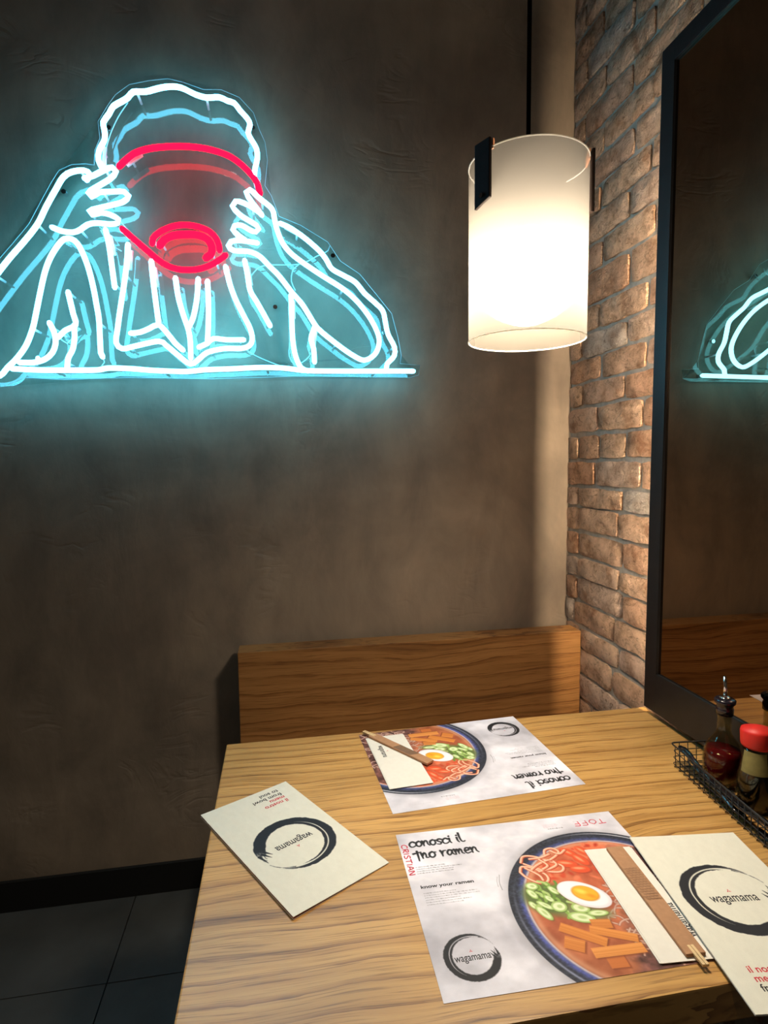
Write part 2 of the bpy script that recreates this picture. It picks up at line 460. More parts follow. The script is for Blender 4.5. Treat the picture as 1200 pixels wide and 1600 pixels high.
def make_brick(y0, y1, z0, z1):
    """rough hand-made brick face, proud of the mortar"""
    ny, nz = max(3, int((y1 - y0) / .028)), 4
    seed = Vector((random.uniform(0, 99),) * 3)
    proud = random.uniform(.004, .0085); tilt = random.uniform(-.03, .03)
    bm = bmesh.new(); V = {}
    cy, cz = (y0 + y1) / 2, (z0 + z1) / 2
    for i in range(ny + 1):
        for k in range(nz + 1):
            y = y0 + (y1 - y0) * i / ny; z = z0 + (z1 - z0) * k / nz
            edge = i in (0, ny) or k in (0, nz); corner = i in (0, ny) and k in (0, nz)
            wob = noise.noise_vector(Vector((y * 22, z * 22, 0)) + seed) * .0050
            h = proud + noise.noise(Vector((y * 30, z * 34, 3)) + seed) * .0045 + tilt * (z - cz) * .8
            if edge:
                h -= .0030; y += wob.x; z += wob.y
                if corner: y += (cy - y) * .03; z += (cz - z) * .09
            V[i, k] = bm.verts.new((-h, y, z))
    for i in range(ny):
        for k in range(nz):
            bm.faces.new((V[i, k], V[i, k + 1], V[i + 1, k + 1], V[i + 1, k]))
    rim = [V[i, 0] for i in range(ny + 1)] + [V[ny, k] for k in range(1, nz + 1)] + [V[i, nz] for i in range(ny - 1, -1, -1)] + [V[0, k] for k in range(nz - 1, 0, -1)]
    back = [bm.verts.new((.0045, v.co.y, v.co.z)) for v in rim]; rim = [bm.verts.new(v.co) for v in rim]
    for a in range(len(rim)):
        c = (a + 1) % len(rim); bm.faces.new((rim[a], rim[c], back[c], back[a]))
    return bm_obj('brick', bm, M['brick'], wall_right, smooth=True)


for n in range(len(zs) - 1):
    zt, zb = zs[n], zs[n + 1]
    ref = round((zt - 1.685) / .085)
    js = special.get(round(zb, 4)) or special.get(round(zt, 4)) if False else None
    for key, val in special.items():
        if abs(zt - key) < 1e-3: js = list(val)
    idx = zs.index(zt) - zs.index(1.7657)
    if js is None:
        js = [-.19 - random.uniform(-.012, .012)] if idx % 2 == 0 else [-.083 - random.uniform(-.01, .01), -.348 - random.uniform(-.012, .012)]
    end = -1.45 if zb > 2.40 else -.80
    while js[-1] > end: js.append(js[-1] - random.uniform(.235, .285))
    ys = [-.001] + js
    for a, bb in zip(ys[:-1], ys[1:]):
        g = .0055; zz = random.uniform(-.003, .003)
        make_brick(bb + g, a - g + (g if a == -.001 else 0), zb + g + zz, zt - g + zz)

# ------------------------------------------------------------------ framed mirror with a light strip behind it
MX = -.072; Y0 = -.579; Y1 = -1.85; Z0 = .7707; Z1 = 2.4217; RW = .0475; RB = .1035
mir = thing('wall_mirror', (MX, Y0, Z0), 0, 'large smoked mirror in a wide black frame on the brick wall', 'mirror')


def in_mirror(name, x0, x1, y0, y1, z0, z1, m, bevel=0.0):
    return box(name, x0 - MX, x1 - MX, y0 - Y0, y1 - Y0, z0 - Z0, z1 - Z0, m, mir, bevel)


in_mirror('frame_rail', MX, MX + .009, Y0 - RW, Y0, Z0, Z1, M['frame'], .0012)
in_mirror('frame_rail', MX, MX + .009, Y1, Y1 + RW, Z0, Z1, M['frame'], .0012)
in_mirror('frame_rail', MX, MX + .009, Y1 + RW, Y0 - RW, Z1 - RW, Z1, M['frame'], .0012)
in_mirror('frame_rail', MX, MX + .009, Y1 + RW, Y0 - RW, Z0, Z0 + RB, M['frame'], .0012)
in_mirror('mirror_glass', MX + .0072, MX + .010, Y1 + .01, Y0 - .01, Z0 + .01, Z1 - .01, M['mirror'])
in_mirror('mounting_box', MX + .0101, -.0185, Y1 + .12, Y0 - .12, Z0 + .06, Z1 - .12, M['frame'])
tag(in_mirror('light_strip', MX + .0115, MX + .0235, Y0 - .1195, Y0 - .116, Z0 + .07, Z1 - .13, M['led']), 'warm light strip behind the frame edge')

in_mirror('spill_baffle', MX + .0101, -.0185, Y1 + .03, Y0 - .012, Z0 + .001, Z0 + .012, M['frame'])  # unseen ledge added to keep the strip's light off the table

# ------------------------------------------------------------------ neon sign
TY, AY = -.080, -.020
A = lambda x, y: (x / 3.4286, 100 + y / 3.4286)
B = lambda x, y: (x / 3.4286, 350 + y / 3.4286)
Cc = lambda x, y: (320 + x / 3.5294, 230 + y / 3.5294)
Dd = lambda x, y: (140 + x / 4, 110 + y / 4)
sign = thing('neon_sign', px_on(300, 590, 1, 0), 0, 'ice blue and red neon sign of a figure drinking from a bowl', 'neon sign')
SO = Vector(sign.location)


def path(f, *pts): return [f(*p) for p in pts]


cyan = [
    path(Dd, (80, 612), (55, 560), (60, 500), (95, 430), (92, 370), (85, 325), (122, 272), (148, 225), (200, 195), (240, 170), (272, 135), (350, 133), (420, 115), (480, 103), (548, 103), (600, 120), (660, 150), (730, 170), (810, 168), (860, 190), (905, 205), (940, 250), (985, 300), (1003, 340), (990, 390), (1015, 440), (1043, 490), (1048, 550), (1035, 610), (1030, 655)),
    path(A, (-300, 1500), (-140, 1290), (0, 1105), (60, 1030), (130, 950), (200, 860), (250, 760), (300, 670), (340, 605), (385, 578), (450, 570), (482, 590), (465, 622)),
    path(A, (452, 612), (500, 598), (545, 575), (600, 553), (622, 577), (590, 615), (530, 652), (472, 690), (492, 712), (530, 688), (600, 684), (665, 684), (690, 708), (660, 738), (600, 755), (525, 773), (478, 787), (495, 808), (540, 797), (590, 807), (635, 832), (630, 852), (590, 858), (520, 852), (470, 860), (430, 888), (390, 902), (330, 895), (280, 875)),
    path(B, (-290, 700), (-200, 800), (-90, 835), (0, 812), (40, 770), (90, 720), (140, 650), (175, 560), (195, 470), (215, 370), (240, 260), (270, 180), (310, 115), (345, 80), (382, 80), (415, 105), (445, 160), (475, 240), (500, 340), (515, 420), (530, 510), (535, 600), (540, 690), (550, 712)),
    path(B, (265, 530), (290, 580), (298, 640), (280, 690), (240, 725), (180, 742), (105, 742)),
    path(B, (365, 365), (378, 420), (392, 480), (405, 540), (350, 570), (310, 608)),
    path(B, (395, 545), (400, 600), (390, 670), (365, 720), (360, 772)),
    path(B, (65, 775), (200, 782), (350, 783), (520, 782), (580, 772), (700, 775), (830, 785), (1000, 790), (1100, 781)) + path(Cc, (150, 1222), (300, 1215), (430, 1218), (560, 1232), (750, 1235), (950, 1235), (1150, 1235)),
    path(B, (565, 30), (585, 120), (600, 230), (615, 340)),
    path(B, (685, 110), (680, 200), (665, 320), (645, 450), (630, 560), (622, 635), (655, 668), (720, 655), (850, 628), (890, 650), (950, 700), (1020, 750), (1070, 720), (1110, 688)) + path(Cc, (106, 1111), (200, 1110), (245, 1095), (262, 1060), (250, 1000), (215, 930), (170, 840), (140, 760), (120, 680), (115, 660)),
    path(B, (810, 200), (820, 300), (835, 420), (850, 530)),
    path(B, (700, 585), (750, 580), (800, 560), (850, 540), (900, 590), (940, 640), (980, 675)),
    path(B, (940, 290), (955, 390), (980, 480), (1010, 570), (1020, 640), (1022, 720)),
    path(B, (1062, 295), (1055, 400), (1035, 500), (1010, 555)),
    path(Cc, (15, 740), (20, 850), (20, 960), (15, 1075)),
    path(B, (1065, 660), (1110, 640)) + path(Cc, (20, 1075), (50, 1055), (120, 1062), (215, 1062)),
    path(Cc, (220, 625), (235, 700), (250, 790), (285, 850), (330, 930), (360, 985)),
    path(Cc, (315, 375), (280, 330), (240, 275), (228, 248), (250, 235), (300, 280), (370, 340), (385, 400), (400, 460), (430, 530), (480, 590), (560, 650), (650, 710), (760, 780), (840, 850), (910, 940), (955, 1030), (960, 1090), (935, 1145), (880, 1175), (820, 1150), (740, 1095), (640, 1015), (605, 975), (540, 870), (480, 800), (410, 710), (360, 660), (300, 600), (240, 575), (160, 570), (130, 545), (145, 520), (200, 515), (290, 528)),
    path(Cc, (312, 368), (265, 335), (215, 308), (170, 298), (152, 325), (190, 370), (235, 400), (285, 430), (298, 450), (280, 468), (245, 455), (205, 432), (165, 432), (155, 455), (190, 490), (222, 512)),
    path(Cc, (415, 420), (470, 445), (550, 500), (630, 570), (670, 620), (700, 670), (760, 705), (830, 745), (880, 805), (930, 850), (980, 900), (995, 960), (1010, 1030), (1045, 1100), (1045, 1150), (1005, 1195), (1000, 1225)),
    path(Cc, (475, 815), (480, 950), (485, 1060), (500, 1150), (530, 1215), (570, 1235)),
    path(Cc, (608, 985), (595, 1020), (585, 1060), (600, 1110), (605, 1185)),
]
red = [
    path(Dd, (185, 600), (210, 575), (280, 520), (370, 490), (470, 478), (580, 475), (700, 485), (800, 508), (880, 540), (950, 590), (1010, 650), (1045, 700), (1065, 770)),
    path(Dd, (205, 990), (260, 1040), (330, 1100), (400, 1160), (450, 1200), (520, 1235), (600, 1247), (680, 1242), (750, 1220), (810, 1185), (850, 1155)),
    path(Dd, (392, 1082), (396, 1050), (440, 1010), (520, 975), (600, 966), (680, 978), (750, 1008), (790, 1050), (808, 1095), (812, 1125)),
    path(Dd, (440, 1095), (465, 1060), (520, 1033), (600, 1026), (680, 1030), (740, 1058), (765, 1105), (758, 1150), (728, 1172)),
]


def wall_pts(pp, y): return [px_on(p[0], p[1], 1, y) - SO for p in pp]


def neon_tube(pp, name, m, r):
    pts = smooth_path(wall_pts(pp, TY), .012)
    e0 = (pts[0] - pts[1]).normalized(); e1 = (pts[-1] - pts[-2]).normalized()
    pts = [pts[0] + e0 * r * .8] + pts + [pts[-1] + e1 * r * .8]
    tp = [.55] + [1] * (len(pts) - 2) + [.55]
    bm = bmesh.new(); add_tube(bm, pts, r, 8, taper=tp)
    return bm_obj(name, bm, m, sign, smooth=True), pts


tubes = [neon_tube(p, 'neon_tube', M['tube'], .0076) for p in cyan]
for k, p in enumerate(red):
    o, _p = neon_tube(p, 'neon_tube', M['tube_red'], .0088 if k < 3 else .0112); o['label'] = 'red glowing neon tube'; tubes.append((o, _p))

# clear backing sheet cut along the figure
outline = [(656, 571), (654, 586), (640, 590), (560, 588), (460, 588), (330, 592), (200, 590), (100, 593), (40, 590), (5, 604), (-40, 606), (-90, 590),
           (-108, 550), (-100, 520), (-55, 455), (-8, 412), (20, 380), (45, 350), (62, 318), (80, 285), (92, 266), (112, 257), (134, 256), (147, 258), (148, 235), (156, 216), (153, 190),
           (168, 165), (180, 148), (202, 132), (232, 126), (262, 123), (285, 128), (318, 140), (345, 140), (374, 152), (396, 176), (405, 202), (414, 222), (418, 250), (414, 290), (424, 306), (436, 338),
           (470, 352), (512, 378), (532, 408), (562, 428), (588, 460), (612, 490), (622, 528), (627, 555), (625, 568)]
pts2 = [px_on(x, y, 1, AY) - SO for x, y in outline]
bm = bmesh.new()
fr_ = [bm.verts.new(p) for p in pts2]; bk_ = [bm.verts.new(p + Vector((0, .0015, 0))) for p in pts2]
bm.faces.new(fr_); bm.faces.new(bk_)
for i in range(len(pts2)):
    j = (i + 1) % len(pts2); bm.faces.new((fr_[i], fr_[j], bk_[j], bk_[i]))
bmesh.ops.triangulate(bm, faces=[f for f in bm.faces if len(f.verts) > 4])
tag(bm_obj('backing_sheet', bm, M['acrylic'], sign), 'clear acrylic sheet cut along the figure')
bm = bmesh.new(); add_tube(bm, pts2, .0008, 5, closed=True); tag(bm_obj('sheet_edge', bm, M['wire_clear'], sign, True), 'bright polished edge of the clear sheet')
# spacers: wall to sheet, and sheet to tubes
for x, y in ((170, 200), (300, 145), (395, 200), (100, 300), (60, 560), (300, 580), (520, 400), (600, 520), (620, 580), (430, 480)):
    p = px_on(x, y, 1, AY) - SO
    bm = bmesh.new(); add_tube(bm, [p + Vector((0, -.004, 0)), p + Vector((0, .0195, 0))], .007, 10)
    bm_obj('wall_spacer', bm, M['chrome'], sign)
for o, pp in tubes:
    for fr in ((.12, .88) if len(pp) < 60 else (.1, .35, .62, .9)):
        p = pp[int(fr * (len(pp) - 1))]
        bm = bmesh.new(); add_tube(bm, [Vector((p.x, AY - SO.y, p.z)), Vector((p.x, TY + .006 - SO.y, p.z))], .0035, 7)
        bm_obj('tube_support', bm, M['white_plastic'], sign, smooth=True)
for k in (0, 3, 8, 9, 10, 16, 19, 20, 21, 22):
    pp = tubes[k][1]; a = pp[2]; d = (pp[6] - pp[2]).normalized()
    bm = bmesh.new(); q = a + Vector((.006, .017, 0)); add_tube(bm, [q, q + d * .055], .0065, 8)
    bm_obj('electrode', bm, M['white_plastic'], sign, smooth=True)
for pp in (path(Cc, (250, 720), (290, 670), (350, 650), (520, 645), (620, 600), (680, 570), (690, 545)), path(Cc, (520, 645), (485, 680), (478, 740), (500, 790)),
           path(Cc, (470, 1060), (465, 1150), (500, 1200), (560, 1170), (590, 1130)), path(Cc, (200, 1100), (280, 1150), (400, 1200), (470, 1215)),
           path(Dd, (240, 200), (180, 290), (130, 400), (95, 520)), path(Dd, (70, 1000), (120, 1080), (200, 1130)), path(Dd, (190, 940), (240, 1000), (300, 1080), (390, 1150)),
           path(B, (550, 715), (560, 740), (540, 768), (510, 775)), path(B, (310, 600), (360, 640), (400, 590), (430, 560))):
    bm = bmesh.new(); add_tube(bm, smooth_path(wall_pts(pp, -.045), .015), .0018, 5)
    bm_obj('wire', bm, M['wire_clear'], sign, smooth=True)

# ------------------------------------------------------------------ pendant lamp
LX, LY, LZ0, LZ1, LR = -.5635, -.92, 1.652, 1.960, .1060
lamp = thing('pendant_lamp', (LX, LY, CEIL), 0, 'frosted white cylinder pendant lamp hanging over the table', 'lamp')


def rel(o, name, bm, m, smooth=False):
    ob = bm_obj(name, bm, m, o, smooth)
    ob.location = -Vector(o.location); return ob


bm = bmesh.new()
n = 64
add_lathe(bm, [(LR, LZ0), (LR, LZ1)], LX, LY, n)
sh = rel(lamp, 'lamp_shade', bm, M['shade'], True); sh['label'] = 'frosted translucent shade'
for z in (LZ0, LZ1):       # polished cut edges
    bm = bmesh.new(); add_tube(bm, [(LX + LR * math.cos(t * math.tau / n), LY + LR * math.sin(t * math.tau / n), z) for t in range(n)], .0013, 6, closed=True)
    rel(lamp, 'shade_edge', bm, M['edge'], True)
bm = bmesh.new(); bmesh.ops.create_uvsphere(bm, u_segments=32, v_segments=20, radius=.084)
for v in bm.verts: v.co += Vector((LX, LY, 1.764))
rel(lamp, 'bulb', bm, M['bulb'], True)
bm = bmesh.new(); add_tube(bm, [(LX, LY, 1.925), (LX, LY, 1.928)], .066, 32); rel(lamp, 'uplight_baffle', bm, M['cord'])  # unseen disc added above the bulb to cut its upward light
bm = bmesh.new(); add_tube(bm, [(LX, LY, 1.846), (LX, LY, 1.90)], .022, 16); rel(lamp, 'lamp_holder', bm, M['cord'], True)
# wooden / leather strap across the top, folded down over the rim on two sides
ctr = Vector((LX, LY, 0)); sgn = 1
for deg in (-156, -20):                 # plan angles of the two straps
    ang = math.radians(deg); ex = Vector((math.cos(ang), math.sin(ang), 0)); ey = Vector((-math.sin(ang), math.cos(ang), 0))
    bm = bmesh.new()
    vs = add_box(bm, 0, .006, -.0185, .0185, 0, .107, .0018)
    for v in bm.verts:
        l = v.co.copy(); l.x = (l.x + LR + .0012)
        if l.z < .01: l.z += .010 * (1 if l.y > 0 else 0)
        v.co = ctr + ex * (sgn * l.x) + ey * (l.y * sgn) + Vector((0, 0, LZ1 - .094 + l.z))
    strap = rel(lamp, 'strap', bm, M['copper'])
    bm = bmesh.new(); add_box(bm, -.0045, -.0008, -.0185, .0185, .090, .107, .0008)
    for v in bm.verts:
        l = v.co.copy(); v.co = ctr + ex * (sgn * (l.x + LR)) + ey * l.y + Vector((0, 0, LZ1 - .094 + l.z))
    q_ = tag(rel(lamp, 'strap_lining', bm, M['strap_in']), 'tan inner face of the strap'); q_.parent = strap; q_.location = (0, 0, 0)
    for zz in (.014,):
        p = ctr + ex * sgn * (LR + .0075) + Vector((0, 0, LZ1 - .094 + zz + .004))
        bm = bmesh.new(); add_tube(bm, [p, p + ex * sgn * .0022], .0042, 12); q_ = rel(lamp, 'screw', bm, M['chrome']); q_.parent = strap; q_.location = (0, 0, 0)
    bm = bmesh.new(); add_box(bm, .015, LR - .004, -.006, .006, 0, .005, .0012)
    for v in bm.verts: v.co = ctr + ex * v.co.x + ey * v.co.y + Vector((0, 0, LZ1 - .085 + v.co.z))
    rel(lamp, 'support_arm', bm, M['cord'])
bm = bmesh.new(); add_tube(bm, [(LX, LY, 1.895), (LX, LY, CEIL - .02)], .0042, 8); rel(lamp, 'cord', bm, M['cord'], True)
bm = bmesh.new(); add_tube(bm, [(LX, LY, CEIL - .025), (LX, LY, CEIL)], .05, 24); rel(lamp, 'ceiling_rose', bm, M['cord'])

# fill lights added out of view for ambient light, built as ceiling downlights
for x, y, lb in ((-1.3, -2.3, 'added round fill light on the ceiling behind the camera side of the table'), (-2.3, -1.2, 'added round fill light on the ceiling to the left of the table')):
    d = thing('added_fill_light', (x, y, CEIL), 0, lb, 'fill light', 'added ceiling fill lights')
    bm = bmesh.new(); add_lathe(bm, [(.045, -.004), (.06, -.006), (.062, 0), (.045, -.0005), (.045, -.004)], 0, 0, 24)
    bm_obj('trim_ring', bm, M['steel_black'], d)
    bm = bmesh.new(); add_tube(bm, [(0, 0, -.0035), (0, 0, -.001)], .044, 24); bm_obj('lens', bm, M['downlight'], d)
    ld = bpy.data.lights.new('fill_light_beam', 'SPOT'); ld.energy = SPOT_W; ld.color = (1, .84, .64)
    ld.spot_size = math.radians(95); ld.spot_blend = .9; ld.shadow_soft_size = .05
    lo = bpy.data.objects.new('fill_light_beam', ld); COL.objects.link(lo); lo.parent = d; lo.location = (0, 0, -.02)

# ------------------------------------------------------------------ bench
bench = thing('wooden_bench', (-.585, -.25, 0), 0, 'oak bench with an upright back board against the dark wall', 'bench')


def part(o, name, x0, x1, y0, y1, z0, z1, m, bevel=0.0):
    ob = box(name, x0, x1, y0, y1, z0, z1, m, None, bevel)
    ob.parent = o; ob.location = -Vector(o.location); return ob


part(bench, 'backrest', -1.165, -.006, -.116, -.036, .45, .838, M['bench'], .0022)
part(bench, 'wall_batten', -1.10, -.05, -.036, -.0006, .55, .70, M['steel_black'])
part(bench, 'seat', -1.140, -.020, -.50, -.116, .42, .45, M['bench_flat'], .003)
part(bench, 'base', -1.12, -.03, -.46, -.13, 0, .42, M['bench'], .002)

# ------------------------------------------------------------------ table
TT = .75
tx0, tx1, ty0, ty1 = -1.1638, -.045, -1.3465, -.5433
table = thing('dining_table', ((tx0 + tx1) / 2, (ty0 + ty1) / 2, 0), 0, 'oak dining table with a thick rectangular top under the pendant lamp', 'table')
part(table, 'tabletop', tx0, tx1, ty0, ty1, TT - .055, TT, M['table'], .003)
part(table, 'pedestal', -.65, -.55, -1.0, -.90, .012, TT - .063, M['steel_black'], .003)
part(table, 'base_plate', -.95, -.25, -1.2, -.70, 0, .012, M['steel_black'], .003)
part(table, 'top_bracket', -.90, -.30, -1.1, -.80, TT - .063, TT - .055, M['steel_black'], .001)

# ------------------------------------------------------------------ printing: colours laid on a fine grid
class Canvas:
    def __init__(s, w, h, res, base):
        s.w, s.h = w, h; s.nx, s.ny = int(w / res) + 1, int(h / res) + 1
        s.X, s.Y = np.meshgrid(np.linspace(0, w, s.nx), np.linspace(0, h, s.ny)); s.res = res
        s.C = np.ones((s.ny, s.nx, 3)) * np.array(base, float)

    def over(s, a, col, sl=None):
        sl = sl or (slice(None), slice(None)); a = np.clip(a, 0, 1)[..., None]
        s.C[sl] = s.C[sl] * (1 - a) + np.array(col, float) * a

    def win(s, x0, x1, y0, y1):
        i0, i1 = max(0, int(x0 / s.w * (s.nx - 1)) - 1), min(s.nx, int(x1 / s.w * (s.nx - 1)) + 3)
        j0, j1 = max(0, int(y0 / s.h * (s.ny - 1)) - 1), min(s.ny, int(y1 / s.h * (s.ny - 1)) + 3)
        return (slice(j0, max(j0, j1)), slice(i0, max(i0, i1)))

    def ell(s, cx, cy, rx, ry, rot, col, a=1.0, soft=.8):
        R = max(rx, ry) + soft + 1; sl = s.win(cx - R, cx + R, cy - R, cy + R)
        X, Y = s.X[sl] - cx, s.Y[sl] - cy
        if X.size == 0: return
        c, q = math.cos(rot), math.sin(rot); u = (X * c + Y * q) / rx; v = (-X * q + Y * c) / ry
        d = (1 - np.sqrt(u * u + v * v)) * min(rx, ry)
        s.over(a * (d / soft + .5), col, sl)

    def line(s, pts, r, col, a=1.0, soft=.7, r2=None):
        n = len(pts) - 1
        x0 = min(p[0] for p in pts); x1 = max(p[0] for p in pts); y0 = min(p[1] for p in pts); y1 = max(p[1] for p in pts)
        R = max(r, r2 or 0) + soft + 1; sl = s.win(x0 - R, x1 + R, y0 - R, y1 + R)
        X, Y = s.X[sl], s.Y[sl]
        if X.size == 0: return
        best = np.full(X.shape, -9.0)
        for k in range(n):
            ax, ay = pts[k]; bx, by = pts[k + 1]; dx_, dy_ = bx - ax, by - ay
            t = np.clip(((X - ax) * dx_ + (Y - ay) * dy_) / max(1e-9, dx_ * dx_ + dy_ * dy_), 0, 1)
            rr = r + ((r2 if r2 is not None else r) - r) * (k + t) / n
            best = np.maximum(best, rr - np.hypot(X - ax - t * dx_, Y - ay - t * dy_))
        s.over(a * (best / soft + .5), col, sl)

    def poly(s, pts, col, a=1.0, soft=.8):
        """convex polygon"""
        x0 = min(p[0] for p in pts); x1 = max(p[0] for p in pts); y0 = min(p[1] for p in pts); y1 = max(p[1] for p in pts)
        sl = s.win(x0 - 1, x1 + 1, y0 - 1, y1 + 1); X, Y = s.X[sl], s.Y[sl]
        if X.size == 0: return
        ar = sum(pts[i][0] * pts[(i + 1) % len(pts)][1] - pts[(i + 1) % len(pts)][0] * pts[i][1] for i in range(len(pts)))
        d = np.full(X.shape, 99.0)
        for i in range(len(pts)):
            ax, ay = pts[i]; bx, by = pts[(i + 1) % len(pts)]; l = math.hypot(bx - ax, by - ay)
            d = np.minimum(d, ((bx - ax) * (Y - ay) - (by - ay) * (X - ax)) / l * (1 if ar > 0 else -1))
        s.over(a * (d / soft + .5), col, sl)

    def mesh(s, name, z=0.0):
        """grid mesh; canvas y runs down, so mesh y = -Y (metres)"""
        co = np.zeros((s.ny * s.nx, 3), np.float32)
        co[:, 0] = s.X.ravel() / 1000; co[:, 1] = -s.Y.ravel() / 1000; co[:, 2] = z
        me = bpy.data.meshes.new(name)
        i, j = np.meshgrid(np.arange(s.nx - 1), np.arange(s.ny - 1)); a = (j * s.nx + i).ravel()
        q = np.stack([a, a + s.nx, a + s.nx + 1, a + 1], 1).astype(np.int32)
        me.vertices.add(len(co)); me.vertices.foreach_set('co', co.ravel())
        me.loops.add(q.size); me.loops.foreach_set('vertex_index', q.ravel())
        me.polygons.add(len(q)); me.polygons.foreach_set('loop_start', np.arange(0, q.size, 4, dtype=np.int32))
        me.update(calc_edges=True)
        at = me.color_attributes.new('print', 'FLOAT_COLOR', 'POINT')
        rgba = np.ones((len(co), 4), np.float32); rgba[:, :3] = lin(s.C.reshape(-1, 3))
        at.data.foreach_set('color', rgba.ravel()); me.materials.append(M['print'])
        return me


def fbm(shape, cells, seed, octaves=4):
    g = np.random.default_rng(seed); out = np.zeros(shape); amp = 1.0; tot = 0
    for o in range(octaves):
        c = cells * 2 ** o; r = g.random((c + 2, c + 2))
        y = np.linspace(0, c, shape[0]); x = np.linspace(0, c, shape[1])
        yi, xi = y.astype(int), x.astype(int); fy, fx = (y - yi)[:, None], (x - xi)[None]
        fy, fx = fy * fy * (3 - 2 * fy), fx * fx * (3 - 2 * fx)
        a = r[yi][:, xi]; b_ = r[yi][:, xi + 1]; c_ = r[yi + 1][:, xi]; d_ = r[yi + 1][:, xi + 1]
        out += amp * ((a * (1 - fx) + b_ * fx) * (1 - fy) + (c_ * (1 - fx) + d_ * fx) * fy); tot += amp; amp *= .5
    return out / tot


def brush_ring(cv, cx, cy, R, col):
    """one sweep of a dry brush: thick left and bottom, thinning over the top, ragged where it ends on the right"""
    X, Y = cv.X - cx, cv.Y - cy
    r = np.hypot(X, Y) / R; a = np.degrees(np.arctan2(-Y, X)) % 360
    nz = fbm(cv.X.shape, max(8, int(cv.w / R * 14)), 5, 3) - .5
    streak = np.sin(r * 95 + nz * 5 + np.sin(np.radians(a) * 2) * 2)
    # angle travelled: 40 (tail, thin) -> 90 top -> 180 left -> 270 bottom -> 365 right end
    knots_a = [25, 45, 70, 90, 120, 150, 180, 215, 250, 280, 310, 335, 352, 362, 372]
    t_out = [.985, .985, .99, .99, .995, 1.0, 1.0, .99, .985, .99, 1.0, 1.0, .99, .97, .95]
    t_in = [.965, .93, .86, .80, .74, .70, .68, .69, .72, .72, .70, .70, .74, .80, .86]
    aa = np.where(a < 20, a + 360, a)
    ro = np.interp(aa, knots_a, t_out); ri = np.interp(aa, knots_a, t_in)
    ro = ro + nz * .035; ri = ri + nz * .03
    soft = cv.res / R
    cov = np.clip(np.minimum(ro - r, r - ri) / soft + .5, 0, 1)
    cov *= ((aa > 22) & (aa < 373))
    # dry ends
    dry = np.clip((72 - aa) / 45, 0, 1) + np.clip((aa - 346) / 22, 0, 1)
    cov *= np.clip(1 - dry * (.55 + .9 * (streak > -.1)) * 1.0, 0, 1)
    # pale slit near the inside of the left part
    sl_c = np.interp(aa, [60, 110, 180, 235], [.90, .83, .78, .80]); w = np.interp(aa, [60, 90, 200, 240], [.030, .016, .013, 0])
    cov *= 1 - np.clip((w - np.abs(r - sl_c)) / soft + .5, 0, 1) * ((aa > 60) & (aa < 240))
    cv.over(cov, col)
    # splash strokes at the end of the sweep
    for (a0, r0, a1, r1) in ((355, .86, 372, .74), (350, .80, 366, .66), (358, .95, 378, .93)):
        p0 = (cx + R * r0 * math.cos(math.radians(a0)), cy - R * r0 * math.sin(math.radians(a0)))
        p1 = (cx + R * r1 * math.cos(math.radians(a1)), cy - R * r1 * math.sin(math.radians(a1)))
        cv.line([p0, p1], R * .04, col, r2=R * .006)


HAND = {
    'c': (.8, [[(.78, .82), (.55, 1), (.2, .8), (.06, .4), (.25, .02), (.6, .05), (.85, .25)]]),
    'o': (.85, [[(.5, .98), (.15, .75), (.1, .25), (.42, .0), (.75, .3), (.72, .8), (.45, .95), (.95, .85)]]),
    'n': (.85, [[(.02, .95), (.12, .5), (.12, .02)], [(.12, .5), (.4, .95), (.62, .85), (.66, .3), (.85, .02)]]),
    's': (.7, [[(.7, .9), (.4, 1), (.12, .75), (.35, .52), (.6, .3), (.4, .0), (.05, .08)]]),
    'i': (.4, [[(.15, .9), (.15, .3), (.28, .02)], [(.2, 1.32), (.24, 1.40)]]),
    'l': (.5, [[(.12, 1.75), (.10, .8), (.18, .15), (.42, .0), (.62, .12)]]),
    't': (.7, [[(.35, 1.35), (.36, .6), (.34, -.35)], [(-.15, .95), (.3, 1.05), (.8, 1.15)]]),
    'u': (.85, [[(.05, .9), (.1, .3), (.12, .0)], [(.12, .45), (.42, .95), (.58, .6), (.56, .1), (.85, .1)]]),
    'r': (.7, [[(.05, 1.0), (.16, .5), (.16, .0)], [(.16, .5), (.4, .9), (.7, .95)]]),
    'a': (.9, [[(.68, .85), (.35, .95), (.08, .5), (.25, .05), (.58, .35), (.7, .85)], [(.7, .85), (.7, .3), (.92, .05)]]),
    'm': (1.15, [[(.03, .95), (.12, .5), (.12, .02)], [(.12, .5), (.35, .92), (.48, .7), (.5, .1)], [(.5, .5), (.75, .92), (.9, .7), (.92, .2), (1.12, .05)]]),
    'e': (.8, [[(.12, .5), (.6, .6), (.62, .92), (.3, .98), (.07, .5), (.28, .02), (.8, .18)]]),
    'C': (.75, [[(.7, .9), (.4, 1.0), (.1, .6), (.15, .15), (.45, .0), (.7, .15)]]),
    'R': (.7, [[(.1, 0), (.12, 1.0)], [(.12, 1), (.55, .95), (.55, .6), (.12, .5), (.65, .0)]]),
    'I': (.35, [[(.15, 0), (.15, 1)]]),
    'S': (.65, [[(.6, .92), (.3, 1), (.1, .75), (.35, .5), (.58, .25), (.35, 0), (.05, .08)]]),
    'T': (.75, [[(.35, 0), (.37, 1)], [(.0, .97), (.75, 1.02)]]),
    'A': (.75, [[(.02, 0), (.36, 1), (.68, 0)], [(.1, .38), (.62, .4)]]),
    'N': (.75, [[(.08, 0), (.1, 1), (.6, .02), (.62, 1)]]),
    'O': (.85, [[(.4, 1), (.1, .6), (.15, .1), (.5, .0), (.72, .5), (.4, 1)]]),
    'F': (.7, [[(.15, 0), (.15, 1), (.65, 1.0)], [(.15, .55), (.55, .55)]]),
    ' ': (.55, []),
}


